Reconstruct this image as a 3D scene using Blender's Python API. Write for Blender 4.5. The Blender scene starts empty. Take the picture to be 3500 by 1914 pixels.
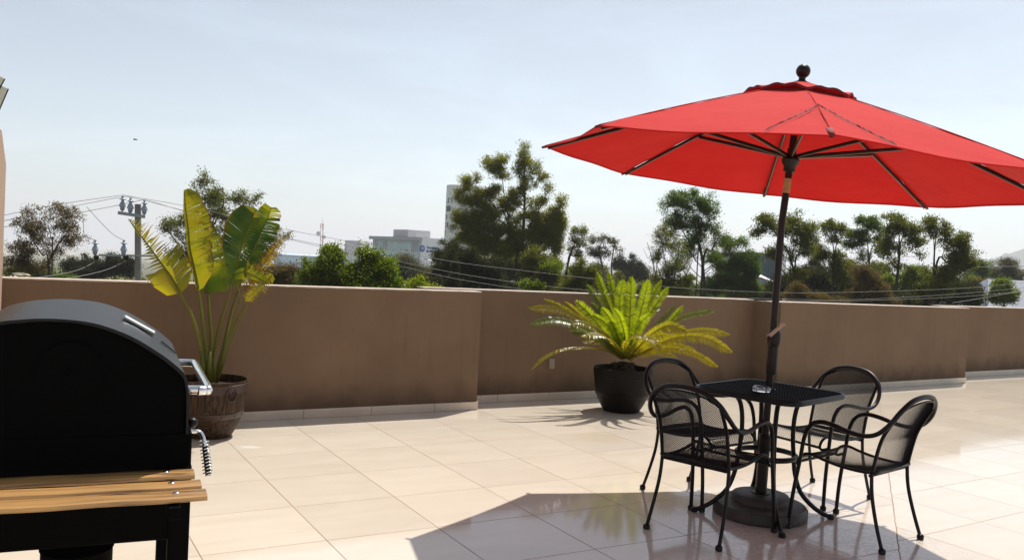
import bpy, math, random
import numpy as np
from mathutils import Vector, Matrix

random.seed(7)
rng = np.random.default_rng(11)
sc = bpy.context.scene
col = sc.collection

# ------------------------------------------------------------------ camera
FPX, PITCH, ROLL, CAMH = 2978.9, 0.0304, 0.0516, 1.4648
K = 3500 / 2576
cp, sp, cr, sr = math.cos(PITCH), math.sin(PITCH), math.cos(ROLL), math.sin(ROLL)
FW = Vector((0, cp, -sp)); R0 = Vector((1, 0, 0)); U0 = Vector((0, sp, cp))
RT = cr * R0 + sr * U0; UP = -sr * R0 + cr * U0
EYE = Vector((0, 0, CAMH))
cd = bpy.data.cameras.new('camera'); cam = bpy.data.objects.new('camera', cd); col.objects.link(cam)
cd.sensor_width = 36.0; cd.lens = FPX / 3500 * 36; cd.clip_start = 0.05; cd.clip_end = 20000
M = Matrix((RT, UP, -FW)).transposed().to_4x4(); M.translation = EYE
cam.matrix_world = M
sc.camera = cam

# ------------------------------------------------------------------ light
SUN_EL, SUN_AZ = math.radians(61.0), math.radians(58.8)      # azimuth from +x
SUNV = Vector((math.cos(SUN_EL) * math.cos(SUN_AZ), math.cos(SUN_EL) * math.sin(SUN_AZ), math.sin(SUN_EL)))
w = bpy.data.worlds.new("World"); sc.world = w; w.use_nodes = True
nt = w.node_tree; nt.nodes.clear()
sky = nt.nodes.new('ShaderNodeTexSky'); sky.sky_type = 'NISHITA'; sky.sun_disc = False
sky.sun_elevation = SUN_EL; sky.sun_rotation = math.pi / 2 - SUN_AZ
sky.altitude = 2000; sky.air_density = 1.0; sky.dust_density = 3.5; sky.ozone_density = 1.5
bg = nt.nodes.new('ShaderNodeBackground'); bg.inputs[1].default_value = 0.15
wo = nt.nodes.new('ShaderNodeOutputWorld')
hs_ = nt.nodes.new('ShaderNodeHueSaturation'); hs_.inputs['Saturation'].default_value = .50; hs_.inputs['Value'].default_value = .68
nt.links.new(sky.outputs[0], hs_.inputs['Color']); 
tn_ = nt.nodes.new('ShaderNodeMix'); tn_.data_type = 'RGBA'; tn_.blend_type = 'MULTIPLY'; tn_.inputs[0].default_value = 1; tn_.inputs[7].default_value = (1.0, 1.015, .975, 1)
nt.links.new(hs_.outputs[0], tn_.inputs[6])
# very thin cirrus veil
tcw = nt.nodes.new('ShaderNodeTexCoord'); mpw = nt.nodes.new('ShaderNodeMapping'); mpw.inputs['Scale'].default_value = (1.6, 1.6, 7); mpw.inputs['Rotation'].default_value = (.12, .08, .4)
nzw = nt.nodes.new('ShaderNodeTexNoise'); nzw.inputs['Scale'].default_value = 1.5; nzw.inputs['Detail'].default_value = 7; nzw.inputs['Roughness'].default_value = .6; nzw.inputs['Distortion'].default_value = .7
mrw = nt.nodes.new('ShaderNodeMapRange'); mrw.inputs[1].default_value = .45; mrw.inputs[2].default_value = .8; mrw.inputs[3].default_value = 1.0; mrw.inputs[4].default_value = 1.16
nt.links.new(tcw.outputs['Generated'], mpw.inputs[0]); nt.links.new(mpw.outputs[0], nzw.inputs['Vector']); nt.links.new(nzw.outputs[0], mrw.inputs[0])
vm_ = nt.nodes.new('ShaderNodeVectorMath'); vm_.operation = 'SCALE'; nt.links.new(tn_.outputs[2], vm_.inputs[0]); nt.links.new(mrw.outputs[0], vm_.inputs['Scale'])
nt.links.new(vm_.outputs[0], bg.inputs[0]); nt.links.new(bg.outputs[0], wo.inputs[0])
ld = bpy.data.lights.new('sun', 'SUN'); ld.energy = 4.0; ld.angle = math.radians(0.5); ld.color = (1, 0.955, 0.88)
lo = bpy.data.objects.new('sun', ld); col.objects.link(lo); lo.rotation_euler = SUNV.to_track_quat('Z', 'Y').to_euler()
sc.view_settings.view_transform = 'Standard'; sc.view_settings.look = 'None'
sc.view_settings.exposure = 0.50; sc.view_settings.gamma = 1.0
sc.cycles.max_bounces = 8; sc.cycles.transparent_max_bounces = 12; sc.cycles.volume_bounces = 1
sc.cycles.sample_clamp_indirect = 6.0

# ------------------------------------------------------------------ photo-measured points -> world points
def ray(x, y):
    return FW + RT * ((x * K - 1750) / FPX) - UP * ((y * K - 957) / FPX)
def at(x, y, Y):
    d = ray(x, y); return EYE + d * (Y / d.y)
def gnd(x, y, z=0.0):
    d = ray(x, y); return EYE + d * ((z - CAMH) / d.z)
def px(Y):                       # metres per measuring pixel at depth Y
    return K * Y / FPX

# ------------------------------------------------------------------ materials
def newmat(name):
    m = bpy.data.materials.new(name); m.use_nodes = True
    t = m.node_tree; b = t.nodes['Principled BSDF']
    return m, t, b
def nd(t, typ, **kw):
    n = t.nodes.new(typ)
    for k, v in kw.items():
        if k.startswith('_'): n.inputs[k[1:]].default_value = v
        else: setattr(n, k, v)
    return n
def simple(name, c, rough=0.5, metal=0.0, var=0.0, scale=8.0, bump=0.0, bscale=60.0, spec=0.5, coat=0.0):
    m, t, b = newmat(name)
    b.inputs['Base Color'].default_value = (*c, 1); b.inputs['Roughness'].default_value = rough
    b.inputs['Metallic'].default_value = metal; b.inputs['Specular IOR Level'].default_value = spec
    b.inputs['Coat Weight'].default_value = coat
    tc = t.nodes.new('ShaderNodeTexCoord')
    if var > 0:
        n = nd(t, 'ShaderNodeTexNoise'); n.inputs['Scale'].default_value = scale; n.inputs['Detail'].default_value = 6
        r = nd(t, 'ShaderNodeValToRGB')
        r.color_ramp.elements[0].position = .3; r.color_ramp.elements[1].position = .7
        r.color_ramp.elements[0].color = (*[max(0, x * (1 - var)) for x in c], 1)
        r.color_ramp.elements[1].color = (*[min(1, x * (1 + var)) for x in c], 1)
        t.links.new(tc.outputs['Object'], n.inputs['Vector']); t.links.new(n.outputs[0], r.inputs[0])
        t.links.new(r.outputs[0], b.inputs['Base Color'])
    if bump > 0:
        n = nd(t, 'ShaderNodeTexNoise'); n.inputs['Scale'].default_value = bscale; n.inputs['Detail'].default_value = 4
        bp = nd(t, 'ShaderNodeBump'); bp.inputs['Strength'].default_value = bump; bp.inputs['Distance'].default_value = .01
        t.links.new(tc.outputs['Object'], n.inputs['Vector']); t.links.new(n.outputs[0], bp.inputs['Height'])
        t.links.new(bp.outputs[0], b.inputs['Normal'])
    return m
def leafmat(name, c1, c2, tr, trw=0.5, rough=0.45, spec=0.4, nscale=0.5, edge=None):
    """c1..c2 leaf colours mixed by the per-face attribute 'var'; tr = colour of light coming through."""
    m, t, b = newmat(name)
    at_ = nd(t, 'ShaderNodeAttribute', attribute_name='var')
    mx = nd(t, 'ShaderNodeMix', data_type='RGBA')
    mx.inputs[6].default_value = (*c1, 1); mx.inputs[7].default_value = (*c2, 1)
    t.links.new(at_.outputs['Fac'], mx.inputs[0]); t.links.new(mx.outputs[2], b.inputs['Base Color'])
    b.inputs['Roughness'].default_value = rough; b.inputs['Specular IOR Level'].default_value = spec
    tl = nd(t, 'ShaderNodeBsdfTranslucent'); mt = nd(t, 'ShaderNodeMix', data_type='RGBA')
    mt.inputs[6].default_value = (*tr, 1); mt.inputs[7].default_value = (*[min(1, x * 1.5 + .01) for x in tr], 1)
    t.links.new(at_.outputs['Fac'], mt.inputs[0]); t.links.new(mt.outputs[2], tl.inputs[0])
    ms = nd(t, 'ShaderNodeMixShader'); ms.inputs[0].default_value = trw
    t.links.new(b.outputs[0], ms.inputs[1]); t.links.new(tl.outputs[0], ms.inputs[2])
    t.links.new(ms.outputs[0], t.nodes['Material Output'].inputs[0])
    return m

def stucco(name, c, cdark=0.75):
    m, t, b = newmat(name)
    tc = nd(t, 'ShaderNodeTexCoord')
    n1 = nd(t, 'ShaderNodeTexNoise'); n1.inputs['Scale'].default_value = 1.3; n1.inputs['Detail'].default_value = 7; n1.inputs['Roughness'].default_value = .6
    mp = nd(t, 'ShaderNodeMapping'); mp.inputs['Scale'].default_value = (1, 1, .9)
    t.links.new(tc.outputs['Object'], mp.inputs[0]); t.links.new(mp.outputs[0], n1.inputs['Vector'])
    r = nd(t, 'ShaderNodeValToRGB'); r.color_ramp.elements[0].position = .3; r.color_ramp.elements[1].position = .72
    r.color_ramp.elements[0].color = (*[x * cdark for x in c], 1); r.color_ramp.elements[1].color = (*[x * 1.12 for x in c], 1)
    t.links.new(n1.outputs[0], r.inputs[0])
    # darker just above the plinth, uneven in height
    sx = nd(t, 'ShaderNodeSeparateXYZ'); t.links.new(tc.outputs['Object'], sx.inputs[0])
    n3 = nd(t, 'ShaderNodeTexNoise'); n3.inputs['Scale'].default_value = 5; n3.inputs['Detail'].default_value = 6
    t.links.new(tc.outputs['Object'], n3.inputs['Vector'])
    ma = nd(t, 'ShaderNodeMath', operation='MULTIPLY_ADD'); t.links.new(n3.outputs[0], ma.inputs[0]); ma.inputs[1].default_value = -.35
    t.links.new(sx.outputs[2], ma.inputs[2])
    mr = nd(t, 'ShaderNodeMapRange'); mr.inputs[1].default_value = -.10; mr.inputs[2].default_value = .12; mr.inputs[3].default_value = .62; mr.inputs[4].default_value = 1
    t.links.new(ma.outputs[0], mr.inputs[0])
    mu = nd(t, 'ShaderNodeMix', data_type='RGBA', blend_type='MULTIPLY'); mu.inputs[0].default_value = 1
    t.links.new(r.outputs[0], mu.inputs[6]); t.links.new(mr.outputs[0], mu.inputs[7])
    md_ = nd(t, 'ShaderNodeMapping'); md_.inputs['Scale'].default_value = (9, 9, .7); t.links.new(tc.outputs['Object'], md_.inputs[0])
    n6 = nd(t, 'ShaderNodeTexNoise'); n6.inputs['Scale'].default_value = 1.6; n6.inputs['Detail'].default_value = 5; t.links.new(md_.outputs[0], n6.inputs['Vector'])
    r6 = nd(t, 'ShaderNodeMapRange'); t.links.new(n6.outputs[0], r6.inputs[0]); r6.inputs[1].default_value = .58; r6.inputs[2].default_value = .78; r6.inputs[3].default_value = 1; r6.inputs[4].default_value = .86
    m6 = nd(t, 'ShaderNodeMix', data_type='RGBA', blend_type='MULTIPLY'); m6.inputs[0].default_value = 1; t.links.new(mu.outputs[2], m6.inputs[6]); t.links.new(r6.outputs[0], m6.inputs[7])
    t.links.new(m6.outputs[2], b.inputs['Base Color'])
    b.inputs['Roughness'].default_value = .85; b.inputs['Specular IOR Level'].default_value = .2
    n2 = nd(t, 'ShaderNodeTexNoise'); n2.inputs['Scale'].default_value = 160; n2.inputs['Detail'].default_value = 4
    t.links.new(tc.outputs['Object'], n2.inputs['Vector'])
    bp = nd(t, 'ShaderNodeBump'); bp.inputs['Strength'].default_value = .5; bp.inputs['Distance'].default_value = .004
    t.links.new(n2.outputs[0], bp.inputs['Height']); t.links.new(bp.outputs[0], b.inputs['Normal'])
    return m

def floor_mat():
    m, t, b = newmat('porcelain_tiles')
    L = t.links.new
    def val(op, a, bb=None, c=None):
        n = nd(t, 'ShaderNodeMath', operation=op)
        for i, v in enumerate((a, bb, c)):
            if v is None: continue
            if isinstance(v, (int, float)): n.inputs[i].default_value = v
            else: L(v, n.inputs[i])
        return n.outputs[0]
    tc = nd(t, 'ShaderNodeTexCoord'); s = nd(t, 'ShaderNodeSeparateXYZ'); L(tc.outputs['Object'], s.inputs[0])
    X, Y = s.outputs[0], s.outputs[1]
    yaw, ox, oy = .5204, -4.7706, 10.9678; c_, s_ = math.cos(yaw), math.sin(yaw)
    a = val('ADD', val('MULTIPLY', X, c_ / .6), val('MULTIPLY_ADD', Y, s_ / .6, -(ox * c_ + oy * s_)))
    bb = val('ADD', val('MULTIPLY', X, s_ / .6), val('MULTIPLY_ADD', Y, -c_ / .6, -(ox * s_ - oy * c_)))
    # the laying pattern turns by 3.4 degrees beyond the expansion joint
    th = math.radians(3.4); ct, st = math.cos(th), math.sin(th)
    a2 = val('ADD', val('MULTIPLY', a, ct), val('MULTIPLY_ADD', bb, -st, -(7.17 * ct - 6.76 * st)))
    b2 = val('ADD', val('MULTIPLY', a, st), val('MULTIPLY_ADD', bb, ct, -(7.17 * st + 6.76 * ct)))
    wob = nd(t, 'ShaderNodeTexNoise'); wob.inputs['Scale'].default_value = 9; L(tc.outputs['Object'], wob.inputs['Vector'])
    side = val('ADD', val('ADD', val('MULTIPLY', a, .621), val('MULTIPLY_ADD', bb, .784, -8.955)), val('MULTIPLY_ADD', wob.outputs[0], .03, -.015))
    right = val('GREATER_THAN', side, 0)
    def mixv(u, v):
        n = nd(t, 'ShaderNodeMix', data_type='FLOAT'); L(right, n.inputs[0]); L(u, n.inputs[2]); L(v, n.inputs[3]); return n.outputs[0]
    A = mixv(a, a2); B = mixv(bb, b2)
    def edge(v):
        f = val('FRACT', v); return val('MINIMUM', f, val('SUBTRACT', 1.0, f))
    e = val('MINIMUM', edge(A), edge(B))
    e = val('MINIMUM', e, val('MULTIPLY', val('ABSOLUTE', side), .75))
    n_g = nd(t, 'ShaderNodeTexNoise'); n_g.inputs['Scale'].default_value = 2.2; L(tc.outputs['Object'], n_g.inputs['Vector'])
    gw = val('MULTIPLY_ADD', n_g.outputs[0], .0036, .0010)
    gr = nd(t, 'ShaderNodeMapRange'); L(e, gr.inputs[0]); L(gw, gr.inputs[1]); L(val('MULTIPLY', gw, 1.7), gr.inputs[2])
    gr.inputs[3].default_value = 1; gr.inputs[4].default_value = 0
    grout = gr.outputs[0]
    cmb = nd(t, 'ShaderNodeCombineXYZ'); L(val('FLOOR', A), cmb.inputs[0]); L(val('FLOOR', B), cmb.inputs[1]); L(right, cmb.inputs[2])
    wn = nd(t, 'ShaderNodeTexWhiteNoise'); L(cmb.outputs[0], wn.inputs[0])
    # tile body: streaky cream with soft clouds, offset per tile
    ad = nd(t, 'ShaderNodeVectorMath', operation='MULTIPLY_ADD'); L(wn.outputs[1], ad.inputs[0]); ad.inputs[1].default_value = (30, 30, 30)
    cc = nd(t, 'ShaderNodeCombineXYZ'); L(val('MULTIPLY', A, .35), cc.inputs[0]); L(B, cc.inputs[1]); L(cc.outputs[0], ad.inputs[2])
    n1 = nd(t, 'ShaderNodeTexNoise'); n1.inputs['Scale'].default_value = 3.5; n1.inputs['Detail'].default_value = 6; n1.inputs['Distortion'].default_value = .6
    L(ad.outputs[0], n1.inputs['Vector'])
    r = nd(t, 'ShaderNodeValToRGB'); r.color_ramp.elements[0].position = .25; r.color_ramp.elements[1].position = .8
    r.color_ramp.elements[0].color = (.585, .51, .415, 1); r.color_ramp.elements[1].color = (.655, .58, .485, 1)
    L(n1.outputs[0], r.inputs[0])
    tv = nd(t, 'ShaderNodeMapRange'); L(wn.outputs[0], tv.inputs[0]); tv.inputs[3].default_value = .95; tv.inputs[4].default_value = 1.03
    mu = nd(t, 'ShaderNodeMix', data_type='RGBA', blend_type='MULTIPLY'); mu.inputs[0].default_value = 1; L(r.outputs[0], mu.inputs[6]); L(tv.outputs[0], mu.inputs[7])
    # faint grime: soft stains and thin scuffs around the umbrella base
    n2 = nd(t, 'ShaderNodeTexNoise'); n2.inputs['Scale'].default_value = 1.1; n2.inputs['Detail'].default_value = 8; n2.inputs['Roughness'].default_value = .65; L(tc.outputs['Object'], n2.inputs['Vector'])
    st_ = nd(t, 'ShaderNodeMapRange'); L(n2.outputs[0], st_.inputs[0]); st_.inputs[1].default_value = .52; st_.inputs[2].default_value = .75; st_.inputs[3].default_value = 0; st_.inputs[4].default_value = .10
    mg = nd(t, 'ShaderNodeMix', data_type='RGBA'); L(st_.outputs[0], mg.inputs[0]); L(mu.outputs[2], mg.inputs[6]); mg.inputs[7].default_value = (.44, .34, .22, 1)
    def spot(cx, cy, rx, ry, soft):
        u = val('DIVIDE', val('SUBTRACT', X, cx), rx); v = val('DIVIDE', val('SUBTRACT', Y, cy), ry)
        q = val('ADD', val('SQRT', val('ADD', val('MULTIPLY', u, u), val('MULTIPLY', v, v))), val('MULTIPLY_ADD', n2.outputs[0], .9, -.45))
        r_ = nd(t, 'ShaderNodeMapRange'); L(q, r_.inputs[0]); r_.inputs[1].default_value = 1; r_.inputs[2].default_value = 1 - soft; r_.inputs[3].default_value = 0; r_.inputs[4].default_value = 1; return r_.outputs[0]
    g1_, g2_ = gnd(1503, 1099), gnd(631, 1124)
    ma1 = nd(t, 'ShaderNodeMix', data_type='RGBA'); L(val('MULTIPLY', spot(g1_.x, g1_.y, .24, .22, .35), .30), ma1.inputs[0]); L(mg.outputs[2], ma1.inputs[6]); ma1.inputs[7].default_value = (.50, .40, .24, 1)
    mg = nd(t, 'ShaderNodeMix', data_type='RGBA'); L(val('MULTIPLY', spot(g2_.x, g2_.y, .10, .05, .4), .55), mg.inputs[0]); L(ma1.outputs[2], mg.inputs[6]); mg.inputs[7].default_value = (.80, .78, .74, 1)
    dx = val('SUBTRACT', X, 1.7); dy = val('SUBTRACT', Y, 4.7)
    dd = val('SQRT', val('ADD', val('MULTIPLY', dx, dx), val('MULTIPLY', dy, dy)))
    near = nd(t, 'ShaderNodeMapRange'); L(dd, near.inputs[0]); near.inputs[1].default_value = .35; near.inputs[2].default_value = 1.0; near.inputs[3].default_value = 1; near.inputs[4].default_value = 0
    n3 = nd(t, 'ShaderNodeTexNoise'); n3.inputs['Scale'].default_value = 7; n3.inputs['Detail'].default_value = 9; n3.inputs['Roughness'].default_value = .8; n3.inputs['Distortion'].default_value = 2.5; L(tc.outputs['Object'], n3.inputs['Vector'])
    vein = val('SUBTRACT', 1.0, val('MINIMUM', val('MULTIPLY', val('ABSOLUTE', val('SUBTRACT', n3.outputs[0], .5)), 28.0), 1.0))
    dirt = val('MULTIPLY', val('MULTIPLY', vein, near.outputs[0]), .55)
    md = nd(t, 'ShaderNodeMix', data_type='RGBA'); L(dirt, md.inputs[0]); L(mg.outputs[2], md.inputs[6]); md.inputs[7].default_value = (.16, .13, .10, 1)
    fin = nd(t, 'ShaderNodeMix', data_type='RGBA'); L(grout, fin.inputs[0]); L(md.outputs[2], fin.inputs[6]); fin.inputs[7].default_value = (.27, .165, .095, 1)
    L(fin.outputs[2], b.inputs['Base Color'])
    ro = val('MULTIPLY_ADD', n2.outputs[0], .10, .03)
    ro = val('ADD', ro, val('MULTIPLY', grout, .5)); ro = val('ADD', ro, val('MULTIPLY', dirt, .3))
    L(ro, b.inputs['Roughness']); b.inputs['IOR'].default_value = 1.52
    # every tile sits a hair differently
    hx = nd(t, 'ShaderNodeVectorMath', operation='SUBTRACT'); L(wn.outputs[1], hx.inputs[0]); hx.inputs[1].default_value = (.5, .5, .5)
    hs = nd(t, 'ShaderNodeSeparateXYZ'); L(hx.outputs[0], hs.inputs[0])
    hh = val('ADD', val('MULTIPLY', val('FRACT', A), hs.outputs[0]), val('MULTIPLY', val('FRACT', B), hs.outputs[1]))
    n4 = nd(t, 'ShaderNodeTexNoise'); n4.inputs['Scale'].default_value = 14; n4.inputs['Detail'].default_value = 1; L(tc.outputs['Object'], n4.inputs['Vector'])
    h2 = val('ADD', val('MULTIPLY', hh, .0022), val('MULTIPLY', n4.outputs[0], .00011))
    h2 = val('ADD', h2, val('MULTIPLY', grout, -.0012))
    bp = nd(t, 'ShaderNodeBump'); bp.inputs['Strength'].default_value = 1; bp.inputs['Distance'].default_value = 1; L(h2, bp.inputs['Height']); L(bp.outputs[0], b.inputs['Normal'])
    return m

def wood_mat():
    m, t, b = newmat('varnished_pine'); L = t.links.new
    tc = nd(t, 'ShaderNodeTexCoord'); mp = nd(t, 'ShaderNodeMapping'); mp.inputs['Scale'].default_value = (1.6, 16, 30)
    L(tc.outputs['Object'], mp.inputs[0])
    n = nd(t, 'ShaderNodeTexNoise'); n.inputs['Scale'].default_value = 1.6; n.inputs['Detail'].default_value = 8; n.inputs['Distortion'].default_value = 1.2; L(mp.outputs[0], n.inputs['Vector'])
    r = nd(t, 'ShaderNodeValToRGB'); e = r.color_ramp.elements
    e[0].position = .28; e[0].color = (.035, .012, .004, 1); e[1].position = .72; e[1].color = (.47, .25, .080, 1)
    k = r.color_ramp.elements.new(.45); k.color = (.30, .16, .055, 1)
    L(n.outputs[0], r.inputs[0]); L(r.outputs[0], b.inputs['Base Color'])
    b.inputs['Roughness'].default_value = .42
    bp = nd(t, 'ShaderNodeBump'); bp.inputs['Strength'].default_value = .3; bp.inputs['Distance'].default_value = .003; L(n.outputs[0], bp.inputs['Height']); L(bp.outputs[0], b.inputs['Normal'])
    return m

def pot_mat():
    m, t, b = newmat('pot_resin'); L = t.links.new
    tc = nd(t, 'ShaderNodeTexCoord'); mp = nd(t, 'ShaderNodeMapping'); mp.inputs['Scale'].default_value = (24, 24, 2.2)
    L(tc.outputs['Object'], mp.inputs[0])
    n = nd(t, 'ShaderNodeTexNoise'); n.inputs['Scale'].default_value = 1.6; n.inputs['Detail'].default_value = 6; n.inputs['Distortion'].default_value = 2.4; L(mp.outputs[0], n.inputs['Vector'])
    r = nd(t, 'ShaderNodeValToRGB'); e = r.color_ramp.elements
    e[0].position = .38; e[0].color = (.012, .006, .003, 1); e[1].position = .66; e[1].color = (.085, .047, .022, 1)
    L(n.outputs[0], r.inputs[0]); L(r.outputs[0], b.inputs['Base Color']); b.inputs['Roughness'].default_value = .55; b.inputs['Specular IOR Level'].default_value = .2
    bp = nd(t, 'ShaderNodeBump'); bp.inputs['Strength'].default_value = .7; bp.inputs['Distance'].default_value = .006; L(n.outputs[0], bp.inputs['Height']); L(bp.outputs[0], b.inputs['Normal'])
    return m

def canopy_mat():
    m, t, b = newmat('red_canvas'); L = t.links.new
    tc = nd(t, 'ShaderNodeTexCoord')
    n = nd(t, 'ShaderNodeTexNoise'); n.inputs['Scale'].default_value = 2.5; n.inputs['Detail'].default_value = 7; L(tc.outputs['Object'], n.inputs['Vector'])
    r = nd(t, 'ShaderNodeValToRGB'); e = r.color_ramp.elements
    e[0].position = .3; e[0].color = (.50, .009, .008, 1); e[1].position = .7; e[1].color = (.57, .014, .012, 1)
    L(n.outputs[0], r.inputs[0]); L(r.outputs[0], b.inputs['Base Color'])
    b.inputs['Roughness'].default_value = .8; b.inputs['Specular IOR Level'].default_value = .10
    b.inputs['Sheen Weight'].default_value = .10; b.inputs['Sheen Roughness'].default_value = .5; b.inputs['Sheen Tint'].default_value = (1, .6, .55, 1)
    n2 = nd(t, 'ShaderNodeTexNoise'); n2.inputs['Scale'].default_value = 400; L(tc.outputs['Object'], n2.inputs['Vector'])
    n5 = nd(t, 'ShaderNodeTexNoise'); n5.inputs['Scale'].default_value = 7; n5.inputs['Detail'].default_value = 3; L(tc.outputs['Object'], n5.inputs['Vector'])
    bp = nd(t, 'ShaderNodeBump'); bp.inputs['Strength'].default_value = .25; bp.inputs['Distance'].default_value = .003; L(n2.outputs[0], bp.inputs['Height'])
    bq = nd(t, 'ShaderNodeBump'); bq.inputs['Strength'].default_value = .4; bq.inputs['Distance'].default_value = .03; L(n5.outputs[0], bq.inputs['Height']); L(bp.outputs[0], bq.inputs['Normal'])
    L(bq.outputs[0], b.inputs['Normal'])
    tl = nd(t, 'ShaderNodeBsdfTranslucent'); tl.inputs[0].default_value = (.75, .004, .004, 1)
    ms = nd(t, 'ShaderNodeMixShader'); ms.inputs[0].default_value = .07
    L(b.outputs[0], ms.inputs[1]); L(tl.outputs[0], ms.inputs[2]); L(ms.outputs[0], t.nodes['Material Output'].inputs[0])
    return m

def bigleaf_mat():
    """banana-like blade: UV x runs along the midrib, UV y from midrib (0) to margin (1); yellow tips and brown dry edge."""
    m, t, b = newmat('banana_leaf'); L = t.links.new
    uv = nd(t, 'ShaderNodeUVMap'); s = nd(t, 'ShaderNodeSeparateXYZ'); L(uv.outputs[0], s.inputs[0])
    at_ = nd(t, 'ShaderNodeAttribute', attribute_name='var')
    n = nd(t, 'ShaderNodeTexNoise'); n.inputs['Scale'].default_value = 5; n.inputs['Detail'].default_value = 4
    tc = nd(t, 'ShaderNodeTexCoord'); L(tc.outputs['Object'], n.inputs['Vector'])
    wv = nd(t, 'ShaderNodeTexWave', wave_type='BANDS', bands_direction='X'); wv.inputs['Scale'].default_value = 6; wv.inputs['Distortion'].default_value = 3; wv.inputs['Detail'].default_value = 2; L(uv.outputs[0], wv.inputs['Vector'])
    def ramp(pts):
        r = nd(t, 'ShaderNodeValToRGB'); e = r.color_ramp.elements
        e[0].position, e[0].color = pts[0][0], (*pts[0][1], 1); e[1].position, e[1].color = pts[-1][0], (*pts[-1][1], 1)
        for p, c in pts[1:-1]: q = e.new(p); q.color = (*c, 1)
        return r
    ad = nd(t, 'ShaderNodeMath', operation='MULTIPLY_ADD'); L(n.outputs[0], ad.inputs[0]); ad.inputs[1].default_value = .8; L(at_.outputs['Fac'], ad.inputs[2])
    sb = nd(t, 'ShaderNodeMath', operation='SUBTRACT'); L(ad.outputs[0], sb.inputs[0]); sb.inputs[1].default_value = .40
    r1 = ramp([(0, (.016, .042, .004)), (.5, (.15, .155, .008)), (.8, (.30, .20, .015)), (1, (.14, .06, .018))]); L(sb.outputs[0], r1.inputs[0])
    r2 = ramp([(0, (.028, .075, .002)), (.25, (.085, .145, .003)), (.5, (.60, .54, .004)), (.8, (.66, .40, .010)), (1, (.18, .07, .015))]); L(sb.outputs[0], r2.inputs[0])
    # dry brown margin
    mr = nd(t, 'ShaderNodeMath', operation='MULTIPLY_ADD'); L(n.outputs[0], mr.inputs[0]); mr.inputs[1].default_value = .16; L(s.outputs[1], mr.inputs[2])
    er = nd(t, 'ShaderNodeMapRange'); L(mr.outputs[0], er.inputs[0]); er.inputs[1].default_value = 1.02; er.inputs[2].default_value = 1.07
    mb = nd(t, 'ShaderNodeMix', data_type='RGBA'); L(er.outputs[0], mb.inputs[0]); L(r1.outputs[0], mb.inputs[6]); mb.inputs[7].default_value = (.22, .10, .03, 1)
    m2 = nd(t, 'ShaderNodeMix', data_type='RGBA'); L(er.outputs[0], m2.inputs[0]); L(r2.outputs[0], m2.inputs[6]); m2.inputs[7].default_value = (.30, .12, .03, 1)
    sm = nd(t, 'ShaderNodeMapRange'); L(wv.outputs['Fac'], sm.inputs[0]); sm.inputs[3].default_value = .62; sm.inputs[4].default_value = 1.1
    m3 = nd(t, 'ShaderNodeMix', data_type='RGBA', blend_type='MULTIPLY'); m3.inputs[0].default_value = 1; L(m2.outputs[2], m3.inputs[6]); L(sm.outputs[0], m3.inputs[7])
    L(mb.outputs[2], b.inputs['Base Color']); b.inputs['Roughness'].default_value = .38
    bp = nd(t, 'ShaderNodeBump'); bp.inputs['Strength'].default_value = .35; bp.inputs['Distance'].default_value = .004; L(wv.outputs['Fac'], bp.inputs['Height']); L(bp.outputs[0], b.inputs['Normal'])
    tl = nd(t, 'ShaderNodeBsdfTranslucent'); L(m3.outputs[2], tl.inputs[0])
    ms = nd(t, 'ShaderNodeMixShader'); ms.inputs[0].default_value = .50
    L(b.outputs[0], ms.inputs[1]); L(tl.outputs[0], ms.inputs[2]); L(ms.outputs[0], t.nodes['Material Output'].inputs[0])
    return m

M_floor = floor_mat()
M_plinth = simple('plinth_tile', (.62, .52, .41), .12, var=.12, scale=3)
M_wall = stucco('brown_stucco', (.200, .129, .080), .86)
M_suntop = simple('sunlit_top_paint', (.62, .50, .41), .8, var=.15, scale=9, bump=.4, bscale=40)  # paler wall top, its sunlit brightness painted into the colour
M_bwall = stucco('tan_stucco', (.36, .255, .185), .85)
M_black = simple('black_powder_coat', (.004, .003, .003), .36, spec=.25, bump=.15, bscale=300)
M_mesh = simple('black_expanded_metal', (.004, .0035, .0035), .45, spec=.2)
M_bronze = simple('bronze_pole_paint', (.012, .006, .004), .38, spec=.3)
M_rib = simple('rib_underside_tan', (.30, .21, .15), .4)
M_tan = simple('tan_crank_metal', (.42, .31, .23), .4)
M_label = simple('tan_sticker', (.40, .26, .11), .5, var=.2, scale=40)
M_conc = simple('brown_cast_base', (.050, .038, .032), .5, spec=.35, var=.2, scale=14, bump=.5, bscale=45)
M_grill = simple('grill_enamel', (.006, .006, .006), .42, spec=.25, var=.3, scale=5, bump=.12, bscale=25)
M_grillflat = simple('grill_matt_black', (.0018, .0018, .0018), .75, spec=.05)
M_chrome = simple('polished_steel', (.80, .79, .78), .12, 1.0)
M_zinc = simple('zinc_steel', (.55, .55, .55), .3, 1.0)
M_wood = wood_mat()
M_pot = pot_mat()
M_pot_shade = simple('pot_resin_shaded', (.006, .004, .003), .5, spec=.15, var=.35, scale=9, bump=.2)  # same kind of pot, its shade painted in as a darker colour
M_band = simple('pot_band', (.040, .019, .013), .45, bump=.25, bscale=60)
M_soil = simple('potting_soil', (.035, .018, .010), .95, var=.5, scale=40, bump=1, bscale=80)
M_canopy = canopy_mat()
M_hem = simple('dark_red_hem', (.17, .010, .012), .8)
M_blade = bigleaf_mat()
M_stem = leafmat('leaf_stalk', (.10, .13, .012), (.20, .17, .022), (.22, .22, .015), .22, .4)
M_frond_hi = leafmat('cycad_frond_young', (.075, .115, .006), (.19, .19, .010), (.38, .45, .004), .55, .36, .35)
M_frond_old = leafmat('cycad_frond_yellow', (.13, .12, .012), (.27, .20, .02), (.46, .38, .008), .5, .34, .5)
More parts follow.
